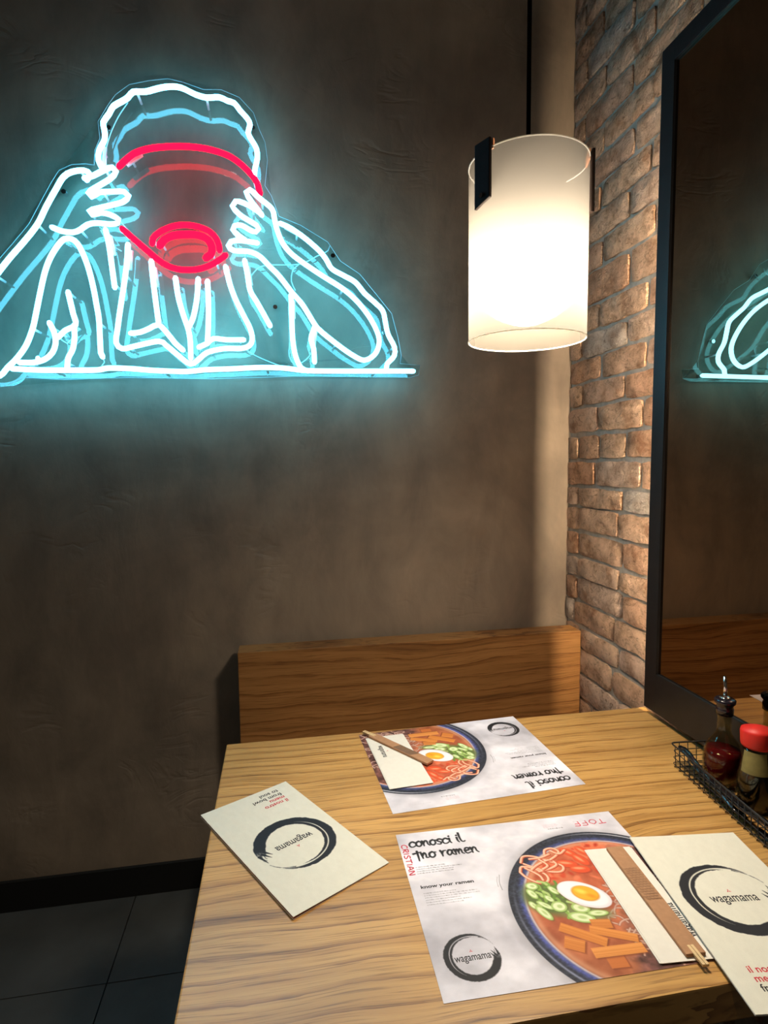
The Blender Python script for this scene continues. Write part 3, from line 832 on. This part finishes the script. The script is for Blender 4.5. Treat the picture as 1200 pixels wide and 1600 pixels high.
def hand_strokes(text, size, x=0, y=0):
    """polylines of brush lettering; y up"""
    res = []
    for ch in text:
        w, st = HAND[ch]
        for s_ in st: res.append([(x + p[0] * size, y + p[1] * size) for p in s_])
        x += w * size * 1.06
    return res


def tiny_text(cv, x, y, widths, h, col, seed, gap=3.4, a=.8):
    """body text far too small to read: rows of word-sized marks"""
    g = np.random.default_rng(seed)
    for k, w in enumerate(widths):
        cx = x; yy = y + k * gap
        while cx < x + w - 1:
            ww = min(g.uniform(2.2, 8), x + w - cx)
            for q in np.arange(cx, cx + ww, .95):
                hh = h * g.choice([.5, .5, .5, .85])
                cv.line([(q, yy), (q + .15, yy - hh)], .17, col, a * g.uniform(.5, 1), .9)
            cx += ww + 1.3


def spoly(pts, step=3.0):
    return [(p.x, p.y) for p in smooth_path([(a, b, 0) for a, b in pts], step)]


# ---- placemat artwork (mm, y down), 420 x 342
MW_, MH_ = 419.7, 342.1
cv = Canvas(MW_, MH_, .85, (214, 212, 220))
f1 = fbm(cv.X.shape, 4, 1, 5); f2 = fbm(cv.X.shape, 9, 2, 5)
cv.C += ((f1 - .5) * 95 + (f2 - .5) * 55)[..., None]; cv.C[..., 2] += 3
ridge = np.clip(1 - np.abs(f1 - .52) * 40, 0, 1) * np.clip((f2 - .45) * 6, 0, 1)
cv.over(ridge * .35, (235, 235, 238)); cv.C = np.clip(cv.C, 0, 255)
BX, BY, BR = 320.6, 230.2, 180.0
X, Y = cv.X - BX, cv.Y - BY; rr = np.hypot(X, Y); an = np.arctan2(Y, X)
cv.over(np.clip(1 - (rr - BR) / 16, 0, 1) * (rr > BR - 2) * .30, (120, 118, 124))      # printed soft edge of the bowl photo
speck = fbm(cv.X.shape, 120, 9, 2)
inr = lambda R, s_=.9: np.clip((R - rr) / s_ + .5, 0, 1)
rimc = np.stack([26 + speck * 34, 29 + speck * 36, 38 + speck * 42], -1)
m_ = inr(BR)[..., None]; cv.C = cv.C * (1 - m_) + rimc * m_
bl = np.exp(-((rr - 159) / 5.2) ** 2) * (.55 + .4 * np.clip(-np.cos(an - 2.4) * -1, 0, 1)) * (.6 + .7 * speck)
cv.over(np.clip(bl, 0, 1) * (rr < BR - 3), (84, 94, 172))
cv.over(np.exp(-((rr - 171) / 2.0) ** 2) * np.clip(np.cos(an - 2.35), 0, 1) ** 2 * .7, (175, 182, 215))
cv.over(np.exp(-((rr - 174.5) / 1.3) ** 2) * np.clip(np.cos(an + 1.05), 0, 1) ** 6 * .9, (225, 225, 235))
cv.over(np.exp(-((rr - 154) / 2.6) ** 2) * .8, (228, 214, 222))
fb = fbm(cv.X.shape, 14, 21, 4); fc = fbm(cv.X.shape, 40, 22, 3)
k1 = np.clip((Y + 130) / 260, 0, 1)[..., None]
broth = np.array((204, 104, 72)) * (1 - k1) + np.array((168, 98, 62)) * k1 + ((fb - .5) * 90)[..., None] * np.array((1, .8, .6))
m_ = inr(152.5, 3)[..., None]; cv.C = cv.C * (1 - m_) + broth * m_
cv.over(np.exp(-((rr - 148) / 5.0) ** 2) * .5, (226, 176, 140))
inside = inr(150, 2)
# dark meat / mushroom side with noodles to the lower right
dk = np.clip((X * .80 + Y * .34 + 4 + (fb - .5) * 60) / 26, 0, 1) * inside
dcol = np.stack([104 + (fc - .5) * 130, 66 + (fc - .5) * 90, 60 + (fc - .5) * 86], -1)
cv.C = cv.C * (1 - dk[..., None]) + dcol * dk[..., None]
gk = np.random.default_rng(4)
for k in range(70):       # grey-pink noodle strands
    cx, cy = gk.uniform(292, 415), gk.uniform(180, 338)
    if math.hypot(cx - BX, cy - BY) > 140: continue
    pts = [(cx + 15 * math.cos(t) * gk.uniform(.5, 1.3), cy + 9 * math.sin(t * 1.3 + k)) for t in np.linspace(0, gk.uniform(2.5, 5), 7)]
    pts = spoly(pts); cv.line(pts, 2.0, (104, 66, 60), .5, 2.0); cv.line(pts, 1.5, (196, 156, 140), .75, 1.4); cv.line([(a, b - .4) for a, b in pts], .5, (228, 200, 186), .6, 1.2)
# greens dark bed
cv.ell(205, 195, 40, 34, .7, (92, 110, 58), .85, 12)
cv.ell(250, 232, 40, 16, .2, (120, 130, 84), .8, 8)
# red side: chunks
for k in range(60):
    cx, cy = gk.uniform(215, 345), gk.uniform(78, 165)
    if math.hypot(cx - BX, cy - BY) > 146: continue
    cv.ell(cx, cy, gk.uniform(3, 10), gk.uniform(2, 5), gk.uniform(0, 3), [(206, 74, 44), (226, 102, 66), (186, 56, 34), (232, 128, 92)][k % 4], .6, 2.5)
for (cx, cy, a_, b_, r_) in ((288, 100, 16, 8, .9), (300, 120, 17, 9, 1.1), (272, 126, 18, 9, .3), (288, 142, 17, 9, .2), (314, 100, 15, 8, 1.0), (330, 122, 16, 9, .5)):
    cv.ell(cx + 1.5, cy + 2, a_, b_, r_, (140, 42, 26), .7, 2.5); cv.ell(cx, cy, a_, b_, r_, (218, 84, 46), 1, 2); cv.ell(cx - 2, cy - 2.5, a_ * .6, b_ * .35, r_, (242, 150, 110), .8, 2)
# pink noodles, upper left
loops = [[(196, 110), (206, 96), (226, 100), (246, 116), (262, 130), (254, 142), (232, 138), (212, 124), (200, 114)],
         [(186, 132), (194, 120), (212, 128), (226, 146), (222, 160), (206, 160), (192, 146), (186, 132)],
         [(204, 132), (222, 120), (246, 112), (254, 124), (240, 132), (218, 136)], [(244, 98), (250, 86), (264, 84), (272, 94), (262, 104), (248, 112)],
         [(214, 104), (234, 104), (252, 98)], [(198, 124), (214, 144), (216, 156)], [(258, 90), (270, 100), (284, 92)], [(230, 108), (238, 124), (226, 132)]]
for lp in loops:
    pts = spoly(lp); cv.line([(a + .8, b + 1.4) for a, b in pts], 2.6, (168, 62, 38), .8, 1.4); cv.line(pts, 2.1, (240, 160, 128)); cv.line([(a - .3, b - .6) for a, b in pts], .8, (255, 214, 190), .8)
# spring onion
for k in range(26):
    cx, cy = gk.uniform(174, 240), gk.uniform(160, 232)
    if math.hypot(cx - BX, cy - BY) > 148 or math.hypot(cx - 206, cy - 196) > 42: continue
    t0 = gk.uniform(0, 3); ln = gk.uniform(8, 16)
    cv.line(spoly([(cx - ln / 2 * math.cos(t0), cy - ln / 2 * math.sin(t0)), (cx + 3, cy), (cx + ln / 2 * math.cos(t0), cy + ln / 2 * math.sin(t0))]), 2.4, [(132, 168, 78), (176, 200, 124), (104, 140, 60)][k % 3], .95, 1.2)
for (cx, cy, a_, b_, r_) in ((192, 166, 10, 8, .3), (186, 182, 12, 6, 1.2), (178, 205, 9, 5, 1.2), (188, 222, 17, 7, 1.15), (196, 208, 14, 5, .8), (208, 196, 9, 5, 1.0), (222, 180, 11, 5.5, 1.1),
                             (216, 214, 12, 11, .1), (247, 222, 14, 10, .3), (240, 240, 20, 10, .35), (232, 186, 8, 4, .6), (268, 236, 16, 6, .1)):
    cv.ell(cx + 1, cy + 1.6, a_, b_, r_, (74, 96, 44), .6, 2); cv.ell(cx, cy, a_, b_, r_, (164, 194, 112)); cv.ell(cx, cy, a_ * .78, b_ * .74, r_, (222, 232, 190), .95, 1.6); cv.ell(cx + 1, cy, a_ * .35, b_ * .34, r_, (180, 204, 134), .8, 1.6)
# bamboo shoots
def slab(cx, cy, w, h, r_, col=(216, 138, 66)):
    c, q = math.cos(r_), math.sin(r_)
    P4 = [(cx + c * u - q * v, cy + q * u + c * v) for u, v in ((-w / 2, -h / 2), (w / 2, -h / 2), (w / 2, h / 2), (-w / 2, h / 2))]
    cv.poly([(a + 1.6, b + 2.6) for a, b in P4], (122, 58, 26), .7, 3); cv.poly(P4, col, 1, 1.0)
    for t in (-.3, -.05, .22, .38):
        cv.line([(cx - c * w * .48 - q * h * t, cy - q * w * .48 + c * h * t), (cx + c * w * .48 - q * h * t, cy + q * w * .48 + c * h * t)], .5, (188, 108, 46) if t > -.1 else (236, 170, 98), .55, 1.2)


slab(262, 256, 30, 17, .15, (206, 128, 62)); slab(206, 284, 28, 22, .5, (208, 128, 60)); slab(250, 318, 26, 26, .05, (196, 112, 56))
slab(270, 276, 66, 15, .42); slab(226, 270, 66, 17, .62, (212, 132, 60)); slab(262, 304, 76, 17, .03, (222, 146, 74))
# egg
er = .62
cv.ell(267.5, 199, 43, 26, er, (120, 60, 44), .5, 5); cv.ell(266, 196.5, 41.5, 25.5, er, (226, 222, 230)); cv.ell(265, 195, 38, 22, er, (246, 243, 247), 1, 3)
cv.ell(269, 195, 21.5, 16, er - .1, (206, 134, 40), .9, 2.5); cv.ell(269, 194.6, 19.5, 14.4, er - .1, (243, 176, 48), 1, 1.6); cv.ell(264, 190, 9, 5, er, (255, 214, 90), .8, 4); cv.ell(276, 202, 8, 4, er, (226, 140, 26), .6, 4)
# little tick, small print
cv.line(spoly([(143, 166), (144, 150), (150, 132)]), .35, (60, 60, 64), .9, 1.0, .25)
cv.line(spoly([(139, 158), (141, 146), (145, 136)]), .25, (80, 80, 84), .7, 1.0, .2)
tiny_text(cv, 18, 92, [52, 78, 64, 62], 1.9, (50, 50, 56), 3, 5.0, 1.0)
tiny_text(cv, 18, 153, [52, 86, 88, 56, 72, 60], 1.7, (95, 95, 102), 4, 4.9, 1.0)
tiny_text(cv, 275, 20, [30, 30, 28, 30], 1.3, (205, 130, 140), 6, 2.8, .55)
tiny_text(cv, 281, 33, [30], 2.3, (40, 40, 44), 7, 3, 1.0)
tiny_text(cv, 336, 20, [36], 1.4, (150, 150, 156), 8, 3, .5)
# brush lettering
for txt, sz, x0_, y0_, slope in (('conosci il', 14.2, 18, 39, -.0), ('tuo ramen', 14.5, 23, 71, -.0)):
    for st in hand_strokes(txt, sz):
        pts = spoly([(x0_ + a, y0_ - b) for a, b in st], 2.0)
        cv.line(pts, 2.25, (26, 26, 30), 1, .9, 1.35)
brush_ring(cv, 57, 280, 40, (34, 34, 38))
mat_mesh = cv.mesh('placemat_print')


def text_mesh(txt, size, m, thick=.00002, name='lettering', spacing=1.0, scale_x=1.0, fat=0.0):
    cu = bpy.data.curves.new('t', 'FONT'); cu.body = txt; cu.size = 1.0; cu.extrude = thick / size; cu.offset = fat / size
    cu.resolution_u = 3; cu.space_character = spacing; cu.align_x = 'LEFT'
    tmp = bpy.data.objects.new('t', cu); COL.objects.link(tmp)
    dg = bpy.context.evaluated_depsgraph_get(); me = bpy.data.meshes.new_from_object(tmp.evaluated_get(dg))
    bpy.data.objects.remove(tmp)
    for v in me.vertices: v.co *= size; v.co.x *= scale_x
    me.materials.clear(); me.materials.append(m); me.name = name
    return me


def put_text(parent, txt, size, x, y, z, m, rz=0.0, width=None, fat=0.0, name='lettering', zf=None):
    me = text_mesh(txt, size, m, name=name, fat=fat)
    if width:
        w = max(v.co.x for v in me.vertices) - min(v.co.x for v in me.vertices)
        for v in me.vertices: v.co.x *= width / w
    if zf:
        for v in me.vertices: v.co.z += zf(x + v.co.x)
    o = obj_from(name, me, None, parent); o.location = (x, y, z); o.rotation_euler = (0, 0, rz); return o


def brand(parent, x, y, z, width, rz=0.0, zf=None):
    """the lower-case word mark with its small red star"""
    h = width * .34
    put_text(parent, 'wagamama', h, x, y, z, M['ink'], rz, width, fat=h * .007, zf=zf)
    c, q = math.cos(rz), math.sin(rz); sx, sy = width * .505, h * .86
    bm = bmesh.new(); r = h * .13
    for t in range(3):
        a0 = math.pi / 2 + t * math.tau / 3; w = .5
        bm.faces.new([bm.verts.new((r * 1.3 * math.cos(a0), r * 1.3 * math.sin(a0), 0)), bm.verts.new((r * .45 * math.cos(a0 + w * 2), r * .45 * math.sin(a0 + w * 2), 0)), bm.verts.new((r * .45 * math.cos(a0 - w * 2), r * .45 * math.sin(a0 - w * 2), 0))])
    o = bm_obj('red_star', bm, M['ink_red'], parent); o.location = (x + c * sx - q * sy, y + q * sx + c * sy, z + (zf(x + sx) if zf else 0))


def ribbon(parent, strokes, w, m, z, name):
    bm = bmesh.new()
    for st in strokes:
        pts = [Vector(p) for p in smooth_path([(a, b, 0) for a, b in st], .0012)]
        prev = None
        for i, p in enumerate(pts):
            t = (pts[min(i + 1, len(pts) - 1)] - pts[max(i - 1, 0)]); t = t.normalized() if t.length > 0 else Vector((1, 0, 0))
            nrm = Vector((-t.y, t.x, 0)) * w / 2
            cur = (bm.verts.new((p.x + nrm.x, p.y + nrm.y, z)), bm.verts.new((p.x - nrm.x, p.y - nrm.y, z)))
            if prev: bm.faces.new((prev[0], prev[1], cur[1], cur[0]))
            prev = cur
    return bm_obj(name, bm, m, parent)


def placemat(x, y, rz, label):
    t = thing('paper_placemat', (x, y, TT + .0004), rz, label, 'placemat', 'printed paper placemats on the table')
    o = obj_from('printed_sheet', mat_mesh, None, t); o.location = (0, 0, .0004)
    put_text(t, 'know your ramen', .0098, .0155, -.1415, .0006, M['ink'], 0, .088, fat=.00028, name='printed_title')
    brand(t, .0315, -.2860, .0006, .0520)
    box('paper_edge', 0, MW_ / 1000, -MH_ / 1000, 0, 0, .00035, M['white_print'], t)
    return t


e_, g_ = None, None
mat_near = placemat(-.8267, -.9648, -.0147, 'ramen placemat nearest the camera, with red handwriting along its left edge')
far_r = .0656
far_o = Vector((-.8422, -.5594, 0)); fe = Vector((math.cos(far_r), math.sin(far_r), 0)); fg = Vector((math.sin(far_r), -math.cos(far_r), 0))
fo = far_o + fe * MW_ / 1000 + fg * MH_ / 1000
mat_far = placemat(fo.x, fo.y, far_r + math.pi, 'ramen placemat lying upside down near the bench, without handwriting')
st = hand_strokes('CRISTIAN', .0150)
ribbon(mat_near, [[(.0040 + b * .66, -.030 - a) for a, b in s_] for s_ in st], .0021, M['pen_red'], .00062, 'handwriting')
st = hand_strokes('TOFF', .0150)
ribbon(mat_near, [[(.397 - a * 1.35, -.020 - b * .85) for a, b in s_] for s_ in st], .0019, M['pen_red'], .00062, 'handwriting')

# ---- menu artwork, 189 x 339
cvm = Canvas(189, 339.2, .85, (226, 224, 210))
cvm.C += ((fbm(cvm.X.shape, 30, 31, 4) - .5) * 8)[..., None]
brush_ring(cvm, 92, 152, 74, (34, 36, 42))
menu_mesh = cvm.mesh('menu_print')
# a slight lift towards the open side
cv_co = np.zeros(len(menu_mesh.vertices) * 3, np.float32); menu_mesh.vertices.foreach_get('co', cv_co)
cv_co = cv_co.reshape(-1, 3); cv_co[:, 2] = .0026 * (cv_co[:, 0] / .189) ** 1.5
menu_mesh.vertices.foreach_set('co', cv_co.ravel()); menu_mesh.update()


def menu(x, y, z, rz, label):
    t = thing('folded_menu', (x, y, z), rz, label, 'menu', 'folded white menus on the table')
    w, h = .189, .3392
    box('back_page', 0, w, -h, 0, 0, .0006, M['white_print'], t)
    box('inner_page', .001, w - .001, -h + .0005, -.0005, .0007, .0012, M['page_edge'], t)
    bm = bmesh.new(); n_ = 8; P = []
    for i in range(n_ + 1):
        xx = w * i / n_; zz = .0026 * (i / n_) ** 1.5
        P.append([bm.verts.new((xx, yy, zz + dz)) for yy, dz in ((0, .0014), (-h, .0014), (-h, .00195), (0, .00195))])
    for i in range(n_):
        for k in range(4): bm.faces.new((P[i][k], P[i][(k + 1) % 4], P[i + 1][(k + 1) % 4], P[i + 1][k]))
    bm.faces.new(P[0]); bm.faces.new(P[-1])
    bm_obj('front_page', bm, M['white_print'], t)
    o = obj_from('printed_cover', menu_mesh, None, t); o.location = (0, 0, .0021)
    zf = lambda xx: .0026 * (max(xx, 0) / .189) ** 1.5
    brand(t, .056, -.160, .00235, .074, 0, zf)
    tl_ = .031
    for k, (s_, mm_) in enumerate((('il nostro', 'ink_red'), ('menu', 'ink_red'), ('from bowl', 'ink'), ('to soul', 'ink'))):
        put_text(t, s_, .0150, tl_, -.282 - k * .0138, .00235, M[mm_], 0, fat=.00022, name='cover_text', zf=zf)
    return t


# left menu: its own reading direction is turned, so place its reading corner
lr = .5292; le = Vector((math.cos(lr), math.sin(lr), 0)); lg = Vector((math.sin(lr), -math.cos(lr), 0))
lo_ = Vector((-1.1871, -.8404, 0)) + le * .189 + lg * .3392
menu(lo_.x, lo_.y, TT + .0006, lr + math.pi, 'white folded menu lying alone at the left side of the table')
mr_ = menu(-.4203, -1.0626, TT + .0075, -.1363, 'white folded menu at the right, hanging over the table edge and an envelope')

# ---- cutlery envelopes and chopsticks
def envelope(corner, e, w, h, z, label, tx, ty, trz, tw):
    rz = math.atan2(e.y, e.x)
    t = thing('paper_envelope', (corner.x, corner.y, z), rz, label, 'envelope', 'white paper envelopes on the placemats')
    box('sleeve', 0, w, -h, 0, 0, .0016, M['white_print'], t, .0006)
    box('flap', .002, w + .0012, -h - .0012, -.004, .0017, .0024, M['white_print'], t, .0003)
    brand(t, tx, ty, .0026, tw, trz)
    return t


ne = Vector((.0812, -.0073, 0)).normalized(); ng = Vector((-.0171, -.2345, 0))
envelope(Vector((-.5115, -1.070, 0)), Vector((math.cos(-.075), math.sin(-.075), 0)), .083, .2355, TT + .0012, 'white envelope under brown chopsticks beside the right menu', .0785, -.200, math.pi / 2, .066)
envelope(Vector((-.8285, -.5843, 0)), Vector((math.cos(.075), math.sin(.075), 0)), .0945, .234, TT + .0012, 'white envelope at the back under chopsticks on the far placemat', .020, -.048, -math.pi / 2, .056)


def chopsticks(p0, p1, w, z, label, stick, wave=True):
    """flat brown paper sleeve from p0 to p1, wooden tips out beyond p1"""
    d = (p1 - p0); ln = d.length; rz = math.atan2(d.y, d.x)
    t = thing('chopsticks_in_sleeve', (p0.x, p0.y, z), rz, label, 'chopsticks', 'wrapped chopsticks on the placemats')
    box('paper_sleeve', 0, ln, -w / 2, w / 2, 0, .0055, M['kraft'], t, .0012)
    for s_ in (-1, 1):
        bm = bmesh.new(); add_box(bm, ln - .014, ln + stick, min(s_ * .0004, s_ * .0048), max(s_ * .0004, s_ * .0048), .0022, .0062, .0008)
        for v in bm.verts:
            if v.co.x > ln: v.co.y += .0015
        bm_obj('chopstick', bm, M['bamboo'], t)
    # printed band of scallops
    a0, a1 = ln * .22, ln * .56
    bm = bmesh.new(); vs = [bm.verts.new(q) for q in ((a0, -w / 2 + .001, .0057), (a1 - .006, -w / 2 + .001, .0057), (a1, w / 2 - .001, .0057), (a0 + .01, w / 2 - .001, .0057))]
    bm.faces.new(vs); bm_obj('printed_band', bm, M['kraft_dark'] if not wave else M['kraft'], t)
    if wave:
        strokes = []
        nrow = int((a1 - a0) / .0052)
        for i in range(nrow):
            for j in range(4):
                cx = a0 + .006 + i * .0052; cy = -w / 2 + .0035 + j * .0060 + (.003 if i % 2 else 0)
                if cy > w / 2 - .003: continue
                for r_ in (.0030, .0020, .0010):
                    strokes.append([(cx + r_ * math.sin(a), cy + r_ * math.cos(a)) for a in np.linspace(-.2, math.pi + .2, 6)])
        ribbon(t, strokes, .00035, M['kraft_dark'], .0059, 'wave_pattern')
    return t


chopsticks(Vector((-.4608, -1.0800, 0)), Vector((-.4748, -1.3055, 0)), .0290, TT + .0040, 'brown-sleeved chopsticks on the envelope beside the right menu', .0190)
chopsticks(Vector((-.7025, -.7360, 0)), Vector((-.8130, -.5780, 0)), .0225, TT + .0040, 'brown-sleeved chopsticks lying slanted over the envelope near the bench', .0260, False)

# ------------------------------------------------------------------ wire basket and what stands in it
br = -.085          # basket turned a little
bo = Vector((-.1750, -.8330, TT))
basket = thing('wire_basket', bo, br, 'black wire basket of condiments under the mirror', 'basket')
BW, BL, BH = .100, .56, .050     # local: +x towards the wall, -y towards the camera


def wires(name, segs, r, closed=False):
    bm = bmesh.new()
    for s_ in segs: add_tube(bm, s_, r, 5, closed=closed)
    return bm_obj(name, bm, M['steel_black'], basket, smooth=True)


def loop(z, i):   # rectangle with rounded corners
    pts = []
    for cx, cy, a0 in ((BW - i - .008, -i - .008, 0), (i + .008, -i - .008, 90), (i + .008, -BL + i + .008, 180), (BW - i - .008, -BL + i + .008, 270)):
        for k in range(4):
            a = math.radians(a0 + k * 30); pts.append(Vector((cx + .008 * math.cos(a), cy + .008 * math.sin(a), z)))
    return pts


tag(wires('rim', [loop(BH, 0)], .0019, True), None)
for z in (.006, .020, .035): wires('side_wire', [loop(z, .003)], .0010, True)
ny = int(BL / .0165)
seg = []
for k in range(1, ny):
    yy = -k * BL / ny
    seg.append([(.0, yy, BH), (.003, yy, .006), (.0, yy, .0025), (.010, yy, .0022), (BW - .010, yy, .0022), (BW, yy, .0025), (BW - .003, yy, .006), (BW, yy, BH)])
tag(wires('cross_wires', seg, .0010), kind='stuff')
seg = []
for k in range(1, 5):
    xx = k * BW / 5
    seg.append([(xx, 0, BH), (xx, -.003, .006), (xx, -.006, .0034), (xx, -BL + .006, .0034), (xx, -BL + .003, .006), (xx, -BL, BH)])
tag(wires('long_wires', seg, .0010), kind='stuff')
ZB = TT + .0046
# oil bottle with pourer
bx, by = -.1205, -.925
bot = thing('oil_bottle', (bx, by, ZB), 0, 'round glass bottle of dark red chilli oil with a steel pourer', 'bottle')
prof = [(0, 0), (.028, 0), (.033, .004), (.0375, .025), (.0385, .045), (.0365, .065), (.030, .085), (.020, .099), (.0145, .108), (.0135, .118), (.0135, .148), (.0155, .150)]
inner = [(r - .0022 if r > .003 else 0, z + (.0025 if z < .005 else 0)) for r, z in prof]
bm = bmesh.new(); add_lathe(bm, prof + inner[::-1], 0, 0, 36); bm_obj('glass_body', bm, M['acrylic_amber'], bot, True)
bm = bmesh.new(); add_lathe(bm, [(0, .0035), (.0250, .0035), (.0300, .006), (.0345, .025), (.0355, .045), (.0336, .064), (.0315, .072), (0, .072)], 0, 0, 32); bm_obj('chilli_oil', bm, M['chili_oil'], bot, True)
bm = bmesh.new(); add_lathe(bm, [(0, .147), (.0165, .147), (.0170, .160), (.0150, .166), (.0200, .172), (.0205, .178), (.0170, .181), (0, .181)], 0, 0, 28); stp = bm_obj('stopper', bm, M['cap_black'], bot, True)
bm = bmesh.new(); add_lathe(bm, [(0, .181), (.0120, .1812), (.0100, .184), (.0045, .186), (.0040, .186)], 0, 0, 24)
add_tube(bm, [(0, 0, .184), (0, .001, .205), (.0, .004, .226)], .0040, 10, taper=[1, .9, .75]); bm_obj('pour_spout', bm, M['chrome'], stp, True)
# soy bottle
sx, sy = -.1255, -1.016
soy = thing('sauce_bottle', (sx, sy, ZB), 0, 'squat glass soy sauce bottle with a bright red cap', 'bottle')
prof = [(0, 0), (.026, 0), (.031, .006), (.033, .030), (.032, .060), (.027, .085), (.0245, .100), (.0240, .126)]
inner = [(r - .002 if r > .003 else 0, z + (.0025 if z < .005 else 0)) for r, z in prof]
bm = bmesh.new(); add_lathe(bm, prof + inner[::-1], 0, 0, 32); bm_obj('glass_body', bm, M['acrylic_amber'], soy, True)
bm = bmesh.new(); add_lathe(bm, [(0, .0035), (.0235, .0035), (.0285, .008), (.0303, .030), (.0295, .058), (.0248, .085), (.0226, .098), (0, .098)], 0, 0, 32); bm_obj('soy_sauce', bm, M['soy'], soy, True)
bm = bmesh.new()
for k in range(13):
    a0 = math.radians(175 + k * 8)
    for z_, r_ in ((.076, .0300), (.118, .0248)): bm.verts.new((r_ * math.cos(a0), r_ * math.sin(a0), z_))
bm.verts.ensure_lookup_table()
for k in range(12): bm.faces.new((bm.verts[2 * k], bm.verts[2 * k + 2], bm.verts[2 * k + 3], bm.verts[2 * k + 1]))
bm_obj('yellow_label', bm, M['label'], soy, True)
bm = bmesh.new(); add_lathe(bm, [(.0, .124), (.0265, .124), (.0275, .128), (.0290, .152), (.0275, .158), (.0, .166)], 0, 0, 32)
for v in bm.verts:
    if v.co.z > .14: v.co.z += -v.co.y * .10
bm_obj('red_cap', bm, M['cap_red'], soy, True)


def packet(u, v0, v1, z0, z1, w, label, roll_):
    """long glossy wrapper lying in the basket: wavy flattened tube"""
    t = thing('wrapped_chopsticks', (0, 0, 0), 0, label, 'chopsticks', 'black plastic-wrapped chopsticks in the basket')
    rot = Matrix.Rotation(br, 3, 'Z'); bm = bmesh.new(); n_ = 28; rings = []
    g = random.Random(roll_)
    for i in range(n_ + 1):
        f = i / n_; yy = v0 + (v1 - v0) * f; zz = z0 + (z1 - z0) * f + .0030 * math.sin(f * 9 + roll_)
        wv = w * (1 + .12 * math.sin(f * 15 + roll_)) * (.55 if i in (0, n_) else 1); hh = .0042 * (.25 if i in (0, 1, n_ - 1, n_) else 1)
        ring = []
        for k in range(10):
            a = math.tau * k / 10 + .5
            l = Vector((u + .004 * math.sin(f * 5 + roll_) + wv * math.cos(a), yy, zz + hh * math.sin(a) + g.uniform(-.0007, .0007)))
            ring.append(bm.verts.new(bo + rot @ l + Vector((0, 0, 0))))
        rings.append(ring)
    for A_, B_ in zip(rings[:-1], rings[1:]):
        for k in range(10): bm.faces.new((A_[k], A_[(k + 1) % 10], B_[(k + 1) % 10], B_[k]))
    bm.faces.new(rings[0]); bm.faces.new(rings[-1])
    ob = bm_obj('wrapper', bm, M['foil'], None, True)
    loc = bo + rot @ Vector((u, (v0 + v1) / 2, 0)); t.location = loc; ob.parent = t; ob.location = -loc
    return t


packet(.0125, -.010, -.225, .044, .016, .0085, 'black wrapped chopsticks at the front far end of the basket', 1)
packet(.0130, -.120, -.380, .026, .046, .0095, 'uppermost black wrapped chopsticks along the front of the basket', 2)
packet(.0130, -.255, -.530, .014, .018, .0095, 'black wrapped chopsticks at the near end of the basket', 3)
